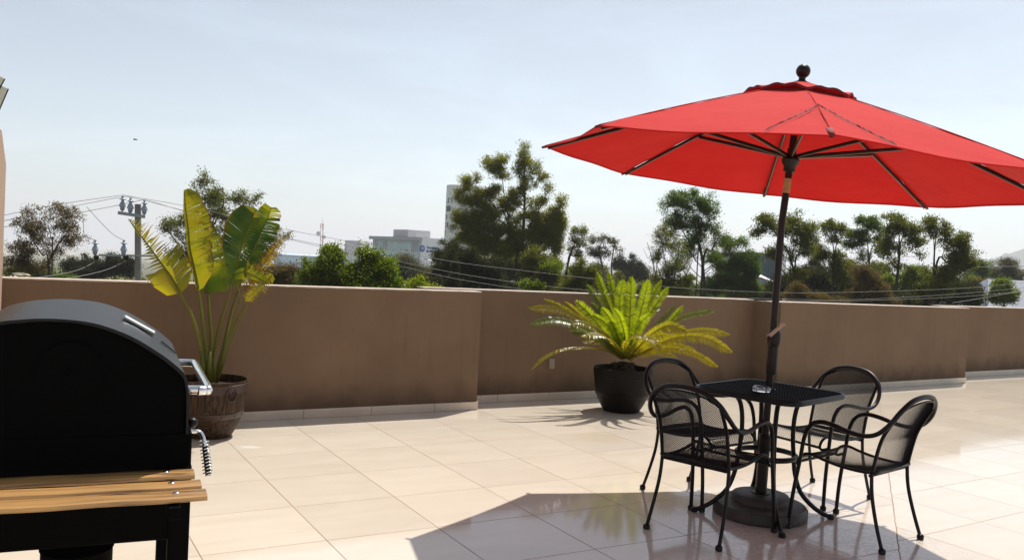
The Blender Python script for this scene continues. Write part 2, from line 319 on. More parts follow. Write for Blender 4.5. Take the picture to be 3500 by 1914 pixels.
M_frond_grey = leafmat('cycad_frond_grey', (.085, .105, .022), (.17, .18, .04), (.20, .24, .015), .4, .34, .45)
M_fibre = simple('cycad_trunk_fibre', (.035, .024, .014), .95, var=.5, scale=30, bump=1, bscale=60)
M_bark = simple('tree_bark', (.055, .042, .032), .9, var=.4, scale=3)
M_bark2 = simple('tree_bark_pale', (.14, .11, .085), .9, var=.4, scale=3)
M_porc = simple('grey_porcelain', (.30, .33, .40), .22, coat=.3)
M_concp = simple('grey_concrete', (.22, .205, .185), .9, var=.15, scale=4, bump=.3)
M_galv = simple('galvanised_steel', (.28, .31, .33), .45, .6)
M_wire = simple('aluminium_wire', (.24, .21, .19), .6)
M_wired = simple('weathered_wire', (.16, .13, .12), .6)
M_white = simple('pale_panel_wall', (.82, .81, .85), .8, var=.05, scale=.1)
M_white2 = simple('white_concrete_tower', (.88, .86, .86), .8, var=.06, scale=.08)
M_glass = simple('green_curtain_glass', (.42, .58, .60), .18, var=.12, scale=.2)
M_glassd = simple('dark_window_glass', (.035, .045, .10), .15)
M_glassg = simple('grey_window_glass', (.22, .26, .28), .2)
M_blue = simple('blue_sign_paint', (.012, .075, .30), .5)
M_grey = simple('grey_roof_metal', (.42, .42, .43), .6)
M_bluewall = simple('pale_blue_shed_wall', (.55, .68, .82), .7, var=.1, scale=.1)
M_tealb = simple('teal_glass_block', (.012, .05, .085), .3)
M_slate = simple('far_roof_tiles', (.20, .22, .27), .7)
M_redmast = simple('red_mast_paint', (.45, .08, .06), .6)
M_outlet = simple('outlet_plastic', (.36, .30, .20), .4)
M_cream = simple('cream_panel', (.72, .70, .55), .5)
M_ground = simple('hazed_ground', (.34, .33, .30), .95, var=.4, scale=.05)
_t = M_ground.node_tree; _b = _t.nodes['Principled BSDF']; _tc = nd(_t, 'ShaderNodeTexCoord'); _ln = nd(_t, 'ShaderNodeVectorMath', operation='LENGTH'); _t.links.new(_tc.outputs['Object'], _ln.inputs[0])
_mr = nd(_t, 'ShaderNodeMapRange'); _t.links.new(_ln.outputs['Value'], _mr.inputs[0]); _mr.inputs[1].default_value = 180; _mr.inputs[2].default_value = 700
_mx = nd(_t, 'ShaderNodeMix', data_type='RGBA'); _t.links.new(_mr.outputs[0], _mx.inputs[0]); _mx.inputs[6].default_value = (.075, .080, .035, 1); _t.links.new(_b.inputs['Base Color'].links[0].from_socket, _mx.inputs[7]); _t.links.new(_mx.outputs[2], _b.inputs['Base Color'])  # near scrub tone pales with distance; far haze put into the colour
M_hill = simple('far_hill', (.10, .115, .09), 1, var=.3, scale=.003)

def glass_mat():
    m, t, b = newmat('clear_glass'); b.inputs['Base Color'].default_value = (.93, .95, .95, 1)
    b.inputs['Roughness'].default_value = .03; b.inputs['Transmission Weight'].default_value = 1; b.inputs['IOR'].default_value = 1.5
    return m
M_clear = glass_mat()

# ------------------------------------------------------------------ geometry helpers
class MB:
    def __init__(s): s.v = []; s.f = []; s.m = []; s.uv = []; s.var = []
    def add(s, vs, fs, mi=0, uvs=None, var=None):
        o = len(s.v); s.v += [tuple(p) for p in vs]
        for i, f in enumerate(fs):
            s.f.append(tuple(o + k for k in f)); s.m.append(mi)
            s.var.append(0.0 if var is None else (var if isinstance(var, (int, float)) else var[i]))
            s.uv.append([(0, 0)] * len(f) if uvs is None else [uvs[k] for k in f])
        return s
    def box(s, lo, hi, mi=0, T=None):
        x0, y0, z0 = lo; x1, y1, z1 = hi
        v = [Vector(p) for p in ((x0, y0, z0), (x1, y0, z0), (x1, y1, z0), (x0, y1, z0), (x0, y0, z1), (x1, y0, z1), (x1, y1, z1), (x0, y1, z1))]
        if T: v = [T @ p for p in v]
        return s.add(v, [(0, 3, 2, 1), (4, 5, 6, 7), (0, 1, 5, 4), (1, 2, 6, 5), (2, 3, 7, 6), (3, 0, 4, 7)], mi)
    def bbox(s, lo, hi, b=.004, mi=0, T=None):
        """box with chamfered edges"""
        x0, y0, z0 = lo; x1, y1, z1 = hi; vs = []
        rings = [(z0, b), (z0 + b, 0), (z1 - b, 0), (z1, b)]
        for z, i in rings:
            a = i; c = b
            for (px_, py_) in ((x0 + a + c * (a == 0), y0 + a), (x1 - a - c * (a == 0), y0 + a), (x1 - a, y0 + a + c * (a == 0)), (x1 - a, y1 - a - c * (a == 0)),
                               (x1 - a - c * (a == 0), y1 - a), (x0 + a + c * (a == 0), y1 - a), (x0 + a, y1 - a - c * (a == 0)), (x0 + a, y0 + a + c * (a == 0))):
                vs.append(Vector((px_, py_, z)))
        if T: vs = [T @ p for p in vs]
        fs = [tuple(range(7, -1, -1)), tuple(range(24, 32))]
        for r in range(3):
            for k in range(8):
                k2 = (k + 1) % 8; fs.append((r * 8 + k, r * 8 + k2, r * 8 + 8 + k2, r * 8 + 8 + k))
        return s.add(vs, fs, mi)
    def prism(s, poly, z0, z1, mi=0):
        n = len(poly); z1s = z1 if isinstance(z1, (list, tuple)) else [z1] * n
        v = [(p[0], p[1], z0) for p in poly] + [(p[0], p[1], z1s[i]) for i, p in enumerate(poly)]
        f = [tuple(range(n - 1, -1, -1)), tuple(range(n, 2 * n))] + [(i, (i + 1) % n, n + (i + 1) % n, n + i) for i in range(n)]
        return s.add(v, f, mi)
    def tube(s, pts, rad, n=8, mi=0, cap=True, var=None, flat=1.0, nrm=None, closed=False):
        pts = [Vector(p) for p in pts]; N = len(pts)
        rs = rad if isinstance(rad, (list, tuple)) else [rad] * N
        tg = []
        for i in range(N):
            if closed: a, b = pts[i - 1], pts[(i + 1) % N]
            else: a = pts[max(0, i - 1)]; b = pts[min(N - 1, i + 1)]
            d = b - a; tg.append(d.normalized() if d.length > 1e-9 else Vector((0, 0, 1)))
        u = nrm if nrm else (Vector((0, 0, 1)) if abs(tg[0].z) < .9 else Vector((1, 0, 0)))
        vs = []
        for i in range(N):
            u = u - tg[i] * u.dot(tg[i])
            if u.length < 1e-6: u = tg[i].orthogonal()
            u.normalize(); w_ = tg[i].cross(u)
            for k in range(n):
                a = 2 * math.pi * k / n
                vs.append(pts[i] + u * (math.cos(a) * rs[i] * flat) + w_ * (math.sin(a) * rs[i]))
        fs = []
        for i in range(N if closed else N - 1):
            j = (i + 1) % N
            for k in range(n):
                k2 = (k + 1) % n; fs.append((i * n + k, i * n + k2, j * n + k2, j * n + k))
        if cap and not closed: fs += [tuple(range(n - 1, -1, -1)), tuple(range((N - 1) * n, N * n))]
        return s.add(vs, fs, mi, var=var)
    def lathe(s, prof, n=32, T=None, mi=0, cap=True):
        vs = []; P = len(prof)
        for r, z in prof:
            for k in range(n):
                a = 2 * math.pi * k / n; vs.append(Vector((r * math.cos(a), r * math.sin(a), z)))
        if T: vs = [T @ p for p in vs]
        fs = []
        for i in range(P - 1):
            for k in range(n):
                k2 = (k + 1) % n; fs.append((i * n + k, i * n + k2, (i + 1) * n + k2, (i + 1) * n + k))
        if cap: fs += [tuple(range(n - 1, -1, -1)), tuple(range((P - 1) * n, P * n))]
        return s.add(vs, fs, mi)
    def build(s, name, mat, parent=None, smooth=False, loc=None, anglesmooth=None):
        me = bpy.data.meshes.new(name)
        me.from_pydata([tuple(v) for v in s.v], [], s.f)
        for mm in (mat if isinstance(mat, (list, tuple)) else [mat]): me.materials.append(mm)
        me.polygons.foreach_set('material_index', s.m)
        if any(s.var):
            a = me.attributes.new('var', 'FLOAT', 'FACE'); a.data.foreach_set('value', [float(x) for x in s.var])
        if any(u != (0, 0) for f in s.uv[:200] for u in f):
            l = me.uv_layers.new(name='UVMap'); flat = [c for f in s.uv for u in f for c in u]; l.data.foreach_set('uv', flat)
        me.polygons.foreach_set('use_smooth', [bool(smooth)] * len(s.f))
        me.update()
        if anglesmooth: me.set_sharp_from_angle(angle=math.radians(anglesmooth))
        o = bpy.data.objects.new(name, me); col.objects.link(o)
        if parent is not None:
            o.parent = parent
            o.matrix_parent_inverse = Matrix.Identity(4)
        if loc is not None: o.location = loc
        return o

def np_mesh(name, V, Q, mat, parent=None, var=None):
    me = bpy.data.meshes.new(name); n = len(Q); k = Q.shape[1]
    me.vertices.add(len(V)); me.vertices.foreach_set('co', V.astype(np.float32).ravel())
    me.loops.add(n * k); me.loops.foreach_set('vertex_index', Q.astype(np.int32).ravel())
    me.polygons.add(n); me.polygons.foreach_set('loop_start', np.arange(0, n * k, k, dtype=np.int32))
    me.materials.append(mat)
    if var is not None:
        a = me.attributes.new('var', 'FLOAT', 'FACE'); a.data.foreach_set('value', var.astype(np.float32))
    me.update(calc_edges=True); me.validate()
    o = bpy.data.objects.new(name, me); col.objects.link(o)
    if parent is not None: o.parent = parent
    return o

def tag(o, label=None, cat=None, group=None, kind=None):
    if label: o['label'] = label
    if cat: o['category'] = cat
    if group: o['group'] = group
    if kind: o['kind'] = kind
    return o
def thing(name, label, cat, loc=(0, 0, 0), rz=0.0, group=None):
    o = bpy.data.objects.new(name, None); o.empty_display_size = .1; col.objects.link(o)
    o.location = loc; o.rotation_euler = (0, 0, rz)
    return tag(o, label, cat, group)
def copy_tree(o, parent=None):
    c = o.copy(); col.objects.link(c)
    if parent is not None: c.parent = parent
    for ch in list(o.children): copy_tree(ch, c)
    return c
def spline(pts, n=8):
    """Catmull-Rom through pts (any dimension)"""
    P = [Vector(p) for p in pts]
    if len(P) < 3: return [P[0].lerp(P[-1], i / n) for i in range(n + 1)]
    out = []
    E_ = [P[0] * 2 - P[1]] + P + [P[-1] * 2 - P[-2]]
    for i in range(1, len(E_) - 2):
        a, b, c, d = E_[i - 1:i + 3]
        for k in range(n):
            u = k / n
            out.append(.5 * ((2 * b) + (c - a) * u + (2 * a - 5 * b + 4 * c - d) * u * u + (3 * b - a - 3 * c + d) * u ** 3))
    out.append(P[-1]); return out
def interp(xs, ys, x):
    return float(np.interp(x, xs, ys))

# ================================================================== THE TERRACE
WA = Vector((-0.27, 8.06)); WD = Vector((math.cos(.5204), math.sin(.5204))); WN = Vector((-WD.y, WD.x))
def so(s, o): return WA + WD * s + WN * o
p3a, p3b = Vector((3.0, 9.94)), Vector((6.34, 12.04)); d3 = (p3b - p3a).normalized(); n3 = Vector((-d3.y, d3.x))
p4a = p3b + n3 * .42; d4 = Vector((math.cos(math.radians(31.5)), math.sin(math.radians(31.5)))); n4 = Vector((-d4.y, d4.x)); p4b = p4a + d4 * 7
TH = .15
outline = [so(-8, -16), so(20, -16), p4b + n4 * (TH - .01), p4a + n4 * (TH - .01) - d4 * .1, p3b + n3 * (TH - .01), p3a + n3 * (TH - .01) + d3 * .1,
           so(3.75, .45), so(-.4, .45), so(-.3, .14), so(-8, .14)]
fl = MB(); fl.prism(outline, -9.0, 0.0)
tag(fl.build('terrace_floor', M_floor), kind='structure')

def parapet(label, p0, p1, h0, h1, thick=TH, ends=(False, False), ret0=0.0, jo=0.0):
    d = (p1 - p0); Lw = d.length; d = d / Lw; n = Vector((-d.y, d.x))
    t = thing('parapet_wall', label, 'wall', (p0.x, p0.y, 0), math.atan2(d.y, d.x))
    N = max(8, int(Lw / .12)); m = MB(); vs = []
    for i in range(N + 1):
        x = Lw * i / N; h = h0 + (h1 - h0) * i / N
        dz = random.uniform(-.0025, .0025)
        vs += [(x, 0, 0.001), (x, 0, h + dz), (x, thick, h + dz), (x, thick, 0.001)]
    fs = []
    for i in range(N):
        a = i * 4; b = a + 4
        fs += [(a, b, b + 1, a + 1), (a + 1, b + 1, b + 2, a + 2), (a + 2, b + 2, b + 3, a + 3)]
    fs += [(0, 1, 2, 3), tuple(N * 4 + k for k in (3, 2, 1, 0))]
    m.add(vs, fs); m.build('wall_body', M_wall, t)
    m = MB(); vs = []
    for i in range(N + 1):                                          # paler skim, top sunlight put into its colour; ragged, chipped front edge
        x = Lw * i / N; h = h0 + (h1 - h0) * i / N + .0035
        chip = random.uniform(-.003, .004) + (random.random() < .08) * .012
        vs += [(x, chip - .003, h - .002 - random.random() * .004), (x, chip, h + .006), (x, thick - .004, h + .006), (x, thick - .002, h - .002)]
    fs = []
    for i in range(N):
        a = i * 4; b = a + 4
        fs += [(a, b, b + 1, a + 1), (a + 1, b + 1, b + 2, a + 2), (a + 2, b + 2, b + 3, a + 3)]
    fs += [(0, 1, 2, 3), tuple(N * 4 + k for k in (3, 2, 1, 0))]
    m.add(vs, fs); m.build('sunlit_top_skim', M_suntop, t)
    m = MB(); x = -jo
    while x < Lw:
        a = max(x, 0.0); b = min(x + .597, Lw + (.011 if ends[1] else 0))
        if b - a > .01: m.bbox((a, -.011, 0.001), (b, -.0005, .076), .002)
        x += .6
    if ends[1]: m.bbox((Lw + .0005, -.0005, 0.001), (Lw + .011, thick + .3, .076), .002)
    m.build('plinth', M_plinth, t)
    return t
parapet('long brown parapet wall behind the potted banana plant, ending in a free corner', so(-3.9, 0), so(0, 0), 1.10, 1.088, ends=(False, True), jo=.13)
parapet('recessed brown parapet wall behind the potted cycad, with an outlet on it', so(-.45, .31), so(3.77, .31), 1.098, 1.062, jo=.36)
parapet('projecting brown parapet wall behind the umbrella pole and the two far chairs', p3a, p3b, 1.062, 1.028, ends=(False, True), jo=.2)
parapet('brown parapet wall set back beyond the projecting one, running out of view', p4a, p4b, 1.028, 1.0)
# return face between recessed and projecting wall
m = MB(); rp = [so(3.77, .31), p3a, p3a + d3 * .12, so(3.89, .31)]
m.prism([rp[0], rp[1], rp[2], rp[3]], 0.001, 1.0605)
m.build('parapet_return', M_wall); o = bpy.data.objects['parapet_return']
tag(o, 'narrow dark return face where the recessed wall meets the projecting wall', 'wall')

# building wall at the left edge
E0 = Vector((-3.609, 6.17)); E1 = Vector((-2.72, 4.6)); E2 = E1 + (E1 - E0).normalized() * 2.2 + Vector((-.25, 0))
nl = Vector((-(E1 - E0).y, (E1 - E0).x)).normalized(); nl = -nl if nl.x > 0 else nl
ww = thing('building_wall', 'tall sunlit tan wall end at the end of the long parapet', 'wall', (E0.x, E0.y, 0))
m = MB(); poly = [E0, E1, E2, E2 + nl * .5, E0 + nl * .5]
m.prism([(p - E0) for p in poly], .001, [1.905, 1.97, 1.99, 1.99, 1.905]); m.build('wall_body', M_bwall, ww)

# two cream slats high at the left edge
lv = thing('awning', 'pair of slanted cream slats with dark edges high above the tan wall', 'awning', (0, 0, 0))
for (xa, ya, xb, yb, wd) in ((13, 200, -42, 300, 26), (22, 225, -32, 350, 22)):
    A_ = at(xa, ya, 5.0); B_ = at(xb, yb, 5.0); dv = (B_ - A_).normalized(); nv = Vector((dv.z, 0, -dv.x)); nv = nv if nv.x < 0 else -nv
    for mat_, o0, o1, nm, dy in ((M_cream, .006, .055, 'slat', 0), (M_black, 0, .006, 'edge_trim', -.004)):
        m = MB(); q = []
        for yy in (dy, .9):
            for P_, oo in ((A_, o0), (B_, o0), (B_, o1), (A_, o1)):
                q.append(P_ + nv * oo + Vector((-.80, .60, .05)) * yy)
        m.add(q, [(0, 1, 2, 3), (7, 6, 5, 4), (0, 4, 5, 1), (1, 5, 6, 2), (2, 6, 7, 3), (3, 7, 4, 0)]); m.build(nm, mat_, lv)

# electrical outlet on the recessed wall
g1 = ray(1386, 914); M2 = np.array([[g1.x, -WD.x], [g1.y, -WD.y]]); A2 = so(0, .31)
tt, ss = np.linalg.solve(M2, np.array([A2.x, A2.y])); zz = CAMH + g1.z * tt; P = so(ss, .31)
ol = thing('outlet', 'small beige electrical outlet box low on the recessed parapet wall', 'outlet', (P.x, P.y, zz), .5204)
m = MB(); m.bbox((-.030, -.028, -.052), (.030, -.001, .052), .004); m.build('outlet_box', M_outlet, ol)
m = MB(); m.bbox((-.021, -.033, -.040), (.021, -.0285, .040), .002)
for dz in (-.020, .018): m.box((-.008, -.0345, dz - .006), (-.005, -.0333, dz + .006)); m.box((.005, -.0345, dz - .006), (.008, -.0333, dz + .006))
m.build('cover_plate', M_outlet, ol)

# crumpled wire on top of the long wall
dbr = thing('crumpled_wire', 'small crumple of black and white wire lying on the wall top', 'wire', tuple(at(48, 699, 6.35)))
for mat_, sd in ((M_black, 1), (M_cream, 2)):
    r_ = random.Random(sd); m = MB()
    for k in range(3):
        pts = [Vector((r_.uniform(-.07, .07), r_.uniform(-.03, .03), r_.uniform(.0, .035))) for _ in range(6)]
        m.tube(spline(pts, 5), .003, 5)
    m.build('wire_strand', mat_, dbr)

# ================================================================== EXPANDED METAL
def lattice(m, surf, inside, u0, u1, v0, v1, cw=.0125, ch=.0115, wd=.0019, th=.0016, step=.03, du=None):
    """diamond mesh of flat wires laid on the surface surf(u,v)->Vector; u,v in metres"""
    slope = ch / cw
    for sgn in (1, -1):
        span = (u1 - u0) * slope + (v1 - v0); n = int(span / ch) + 2
        for i in range(n):
            c0 = (v0 - (u1 - u0) * slope if sgn > 0 else v0) + i * ch
            # v = c0 + slope*(u-u0) or c0 - slope*(u-u0)
            us = np.arange(u0, u1 + 1e-6, step / 2)
            seg = []
            for u in us:
                v = c0 + sgn * slope * (u - u0)
                if v0 <= v <= v1 and inside(u, v): seg.append((u, v))
                else:
                    if len(seg) > 1: strip(m, surf, seg, sgn, slope, wd, th)
                    seg = []
            if len(seg) > 1: strip(m, surf, seg, sgn, slope, wd, th)
def strip(m, surf, seg, sgn, slope, wd, th):
    L_ = math.hypot(1, slope); nu, nv = -sgn * slope / L_ * wd / 2, 1 / L_ * wd / 2
    vs = []; e = 1e-3
    for (u, v) in seg:
        p = surf(u, v); a = surf(u + e, v) - p; b = surf(u, v + e) - p; nn = a.cross(b).normalized() * th / 2
        off = a / e * nu + b / e * nv
        tw = nn * 1.3 * sgn
        vs += [p + off + nn + tw, p - off + nn - tw, p - off - nn - tw, p + off - nn + tw]
    fs = []
    for i in range(len(seg) - 1):
        a = i * 4; b = a + 4
        fs += [(a, b, b + 1, a + 1), (a + 1, b + 1, b + 2, a + 2), (a + 2, b + 2, b + 3, a + 3), (a + 3, b + 3, b, a)]
    m.add(vs, fs)

# ================================================================== CHAIRS
BW, FWD = .222, .265
def make_chair():
    t = thing('mesh_chair', 'black mesh armchair', 'chair')
    hoop = [(.265, .52, .012), (.257, .505, .20), (.250, .478, .40), (.250, .462, .52), (.252, .43, .595), (.254, .37, .628), (.256, .29, .625), (.258, .20, .606),
            (.259, .115, .600), (.255, .045, .622), (.240, -.01, .678), (.203, -.045, .745), (.13, -.066, .797), (.045, -.073, .815)]
    full = hoop + [(-x, y, z) for x, y, z in reversed(hoop)]
    sp_ = spline(full, 5)
    # front legs + arms + arched back rail are one bent tube; feet are separate glides
    m = MB()
    rr = [.0112 if p.z < .5 else .0112 + .0028 * min(1, (p.z - .5) / .25) for p in sp_]
    m.tube(sp_, rr, 10); m.build('arm_hoop', M_black, t, smooth=True)
    for s_ in (-1, 1):
        m = MB()
        leg = spline([(s_ * .222, -.005, .012), (s_ * .216, .035, .13), (s_ * .208, .070, .26), (s_ * .205, .083, .36), (s_ * .204, .080, .42), (s_ * .204, .045, .58), (s_ * .204, -.005, .68), (s_ * .203, -.042, .742)], 5)
        m.tube(leg, .0098, 10); m.build('leg', M_black, t, smooth=True)
        for (fx, fy) in ((s_ * .222, -.005), (s_ * FWD, .52)):
            m = MB(); m.lathe([(.013, 0), (.0185, .003), (.019, .020), (.015, .026), (.008, .030)], 12, Matrix.Translation((fx, fy, 0))); m.build('foot', M_black, t, smooth=True, anglesmooth=40)
    # seat rails
    path = [(.070, .408), (.14, .398), (.26, .401), (.36, .415), (.43, .430), (.475, .425), (.505, .400), (.515, .372)]
    pv = spline([(y, z, 0) for y, z in path], 6); acc = [0]
    for a, b in zip(pv, pv[1:]): acc.append(acc[-1] + (b - a).length)
    Ls = acc[-1]; ys = [p.x for p in pv]; zs = [p.y for p in pv]
    def seat(u, v):
        y = interp(acc, ys, v); z = interp(acc, zs, v)
        dip = .012 * math.cos(u / .21 * math.pi / 2) * math.sin(max(0, min(1, v / Ls)) * math.pi)
        return Vector((u * (1 + .06 * v), y, z - dip))
    m = MB()
    for s_ in (-1, 1):
        m.tube([seat(s_ * .203, v) for v in np.linspace(0, Ls, 26)], .0085, 8)
        m.tube(spline([seat(s_ * .203, Ls), Vector((s_ * .225, .512, .362)), Vector((s_ * .252, .49, .372))], 4), .0085, 8)
    m.tube([Vector((x, .075, .404)) for x in np.linspace(-.204, .204, 7)], .009, 8)
    m.tube([seat(x, Ls) for x in np.linspace(-.203, .203, 9)], .0085, 8)
    m.tube([Vector((x, .095, .385)) for x in np.linspace(-.204, .204, 7)], .009, 8)
    m.build('seat_frame', M_black, t, smooth=True)
    m = MB(); lattice(m, seat, lambda u, v: True, -.203, .203, .0, Ls, .017, .016, .0018, .0012); m.build('seat', M_mesh, t)
    # back panel
    zt = [p for p in sp_ if p.z > .60 and p.y < .12]
    hx = [p.x for p in zt]; hz = [p.z for p in zt]; o_ = np.argsort(hx); hx = [hx[i] for i in o_]; hz = [hz[i] for i in o_]
    def back(u, v):
        y = interp([.40, .42, .58, .68, .755, .82], [.088, .080, .045, -.005, -.042, -.073], v)
        return Vector((u, y - .030 * (1 - (u / .21) ** 2), v))
    m = MB(); lattice(m, back, lambda u, v: v < interp(hx, hz, u) - .012, -.205, .205, .405, .85); m.build('backrest', M_mesh, t)
    m = MB()
    m.tube([back(x, .41) for x in np.linspace(-.203, .203, 9)], .006, 6); m.build('back_bottom_rail', M_black, t, smooth=True); m = MB()
    inner = [back(x, interp(hx, hz, x) - .020) for x in np.linspace(-.198, .198, 21)]
    m.tube(inner, .005, 6); m.build('back_frame', M_black, t, smooth=True)
    return t
chair0 = make_chair()
chairs = [((.97, 4.577), (.297, .318), 'black mesh armchair with its back to the viewer, in front of the other left chair', 1.0),
          ((1.085, 5.68), (.273, -.358), 'black mesh armchair nearest the potted cycad, behind the table', 1.0),
          ((2.257, 5.778), (-.361, -.235), 'black mesh armchair facing the viewer on the far side of the table', 1.0),
          ((2.165, 4.653), (-.301, .348), 'black mesh armchair seen from the side, its legs on open sunlit floor', 1.0)]
for i, (pos, dr, lab, s_) in enumerate(chairs):
    c = chair0 if i == 0 else copy_tree(chair0)
    c.location = (pos[0], pos[1], 0.001); c.rotation_euler = (0, 0, math.atan2(dr[1], dr[0]) - math.pi / 2)
    tag(c, lab, 'chair', 'chairs round the table')

# ================================================================== TABLE
TC = Vector((1.545, 5.095)); TZ = .745
tb = thing('mesh_table', 'square black mesh table with rounded corners under the umbrella', 'table', (TC.x, TC.y, .001), math.radians(44))
HS, RC = .33, .10
def rsq(h, r, n=8):
    out = []
    for cx, cy, a0 in ((h - r, h - r, 0), (-h + r, h - r, 90), (-h + r, -h + r, 180), (h - r, -h + r, 270)):
        for k in range(n + 1):
            a = math.radians(a0 + 90 * k / n); out.append((cx + r * math.cos(a), cy + r * math.sin(a)))
    return out
def insq(u, v):
    ax, ay = abs(u), abs(v)
    if ax > HS - .006 or ay > HS - .006: return False
    if ax > HS - RC and ay > HS - RC: return math.hypot(ax - HS + RC, ay - HS + RC) < RC - .006
    return math.hypot(u, v) > .028
m = MB(); lattice(m, lambda u, v: Vector((u, v, TZ)), insq, -HS, HS, -HS, HS, .017, .0095, .0036, .0018, .02); m.build('tabletop', M_mesh, tb)
m = MB(); ring = rsq(HS, RC); n_ = len(ring)
def loop(h, z): return [(x * h / HS, y * h / HS, z) for x, y in ring]
vs = loop(HS - .010, TZ + .001) + loop(HS, TZ + .003) + loop(HS + .006, TZ - .004) + loop(HS + .006, TZ - .026) + loop(HS, TZ - .028) + loop(HS - .004, TZ - .010)
fs = []
for r in range(6):
    for k in range(n_):
        k2 = (k + 1) % n_; r2 = (r + 1) % 6; fs.append((r * n_ + k, r * n_ + k2, r2 * n_ + k2, r2 * n_ + k))
m.add(vs, fs); m.build('table_rim', M_black, tb, smooth=True, anglesmooth=50)
m = MB(); m.tube([(.031 * math.cos(a), .031 * math.sin(a), TZ + .002) for a in np.linspace(0, 2 * math.pi, 17)[:-1]], .004, 6, closed=True); m.build('umbrella_hole_ring', M_black, tb, smooth=True)
for k in range(4):
    a = math.radians(45 + 90 * k); ca, sa = math.cos(a), math.sin(a)
    prof = [(.245, .722), (.215, .715), (.175, .675), (.155, .60), (.150, .50), (.155, .42), (.162, .36), (.175, .26), (.215, .15), (.285, .075), (.345, .035), (.395, .014)]
    m = MB(); m.tube(spline([(r * ca, r * sa, z) for r, z in prof], 4), .0135, 10); m.build('leg', M_black, tb, smooth=True)
    m = MB(); m.lathe([(.014, 0), (.020, .003), (.020, .022), (.013, .030)], 12, Matrix.Translation((.40 * ca, .40 * sa, 0))); m.build('foot', M_black, tb, smooth=True, anglesmooth=40)
m = MB(); m.tube([(.170 * math.cos(a), .170 * math.sin(a), .365) for a in np.linspace(0, 2 * math.pi, 41)[:-1]], .013, 8, closed=True, flat=1.25)
m.build('leg_ring', M_black, tb, smooth=True)
m = MB()
for k in range(2):
    a = math.radians(45 + 90 * k); m.tube([(.235 * math.cos(a), .235 * math.sin(a), TZ - .016), (.03 * math.cos(a), .03 * math.sin(a), TZ - .016)], .008, 6); m.tube([(-.235 * math.cos(a), -.235 * math.sin(a), TZ - .016), (-.03 * math.cos(a), -.03 * math.sin(a), TZ - .016)], .008, 6)
m.build('top_brace', M_black, tb, smooth=True)

# ashtray
ap = gnd(1916, 984, TZ + .005)
an = Matrix.Translation((ap.x, ap.y, TZ + .0045)) @ Matrix.Rotation(math.radians(-25), 4, 'Z')
m = MB(); oc = []
def octr(r, z, notch=0.0):
    out = []
    for k in range(16):
        a = 2 * math.pi * k / 16; q = r * (1.0 if k % 4 else .95) * (1.03 if k % 4 == 2 else 1)
        out.append(Vector((q * math.cos(a), q * math.sin(a), z - (notch if k % 4 == 0 else 0))))
    return out
rows = [octr(.036, 0), octr(.050, .002), octr(.054, .018), octr(.052, .027, .006), octr(.043, .027, .006), octr(.036, .010), octr(.030, .008)]
vs = [an @ p for r in rows for p in r]; fs = [tuple(range(15, -1, -1)), tuple(range(96, 112))]
for r in range(6):
    for k in range(16): fs.append((r * 16 + k, r * 16 + (k + 1) % 16, r * 16 + 16 + (k + 1) % 16, r * 16 + 16 + k))
m.add(vs, fs); tag(m.build('ashtray', M_clear), 'clear cut-glass ashtray on the table in front of the pole', 'ashtray')

# ================================================================== UMBRELLA
UC = Vector((1.579, 5.098, 2.017)); UR = 1.45; n_u = Vector((.0795, -.002, .9968)).normalized(); PH = -1.758; APX = .519
ax_ = (Vector((1, 0, 0)) - n_u * n_u.x).normalized(); bx_ = n_u.cross(ax_)
base_p = Vector((1.535, 5.12, 0)); hub_top = UC + n_u * APX
ub = thing('umbrella', 'open red patio umbrella with dark ribs over the mesh table', 'umbrella', tuple(base_p))
def tip(k, r=1.0): a = PH - k * math.pi / 4; return UC + (ax_ * math.cos(a) + bx_ * math.sin(a)) * (UR * r)
def L2(v): return Vector(v) - base_p
def rib_pt(k, t, dz=0.0):       # t 0 apex .. 1 tip, slightly bowed
    p = hub_top.lerp(tip(k), t); return p + n_u * (.014 * math.sin(math.pi * t) + dz)
m = MB(); NU, NV = 10, 14
for k in range(8):
    vs = []; uvs = []
    for j in range(NV + 1):
        t_ = .035 + .965 * j / NV
        for i in range(NU + 1):
            u = i / NU; p = rib_pt(k, t_).lerp(rib_pt(k + 1, t_), u)
            sag = -.016 * math.sin(math.pi * u) * t_ * (1 - .3 * t_)
            p = p + n_u * sag + (UC - p).normalized() * (.014 * math.sin(math.pi * u) * max(0, t_ - .8) / .2)
            wr = (.004 * math.sin(9 * u + k * 2.1 + 5 * t_) + .0035 * math.sin(23 * t_ + 3 * k) * math.exp(-14 * min(u, 1 - u))) * t_
            vs.append(L2(p + n_u * wr)); 
    fs = [(j * (NU + 1) + i, j * (NU + 1) + i + 1, (j + 1) * (NU + 1) + i + 1, (j + 1) * (NU + 1) + i) for j in range(NV) for i in range(NU)]
    m.add(vs, fs)
    # turned hem of the panel
    e = [vs[NV * (NU + 1) + i] for i in range(NU + 1)]; e2 = [p - n_u * .006 + (UC - base_p - p).normalized() * .006 for p in e]
    m.add(e + e2, [(i, NU + 1 + i, NU + 2 + i, i + 1) for i in range(NU)], 0)
cano = m.build('canopy', M_canopy, ub, smooth=True, anglesmooth=18)
m = MB()                                                            # seams along the ribs
for k in range(8): m.tube([L2(rib_pt(k, t, .003)) for t in np.linspace(.24, 1, 12)], .0028, 4)
m.build('seam', M_canopy, cano)
# pockets at the tips
for k in range(8):
    m = MB(); a = L2(rib_pt(k, .93, -.008)); b = L2(rib_pt(k, 1.012, -.004)); m.tube([a, a.lerp(b, .5), b], [.018, .015, .010], 8, flat=.7)
    m.build('tip_pocket', M_hem, cano, smooth=True)
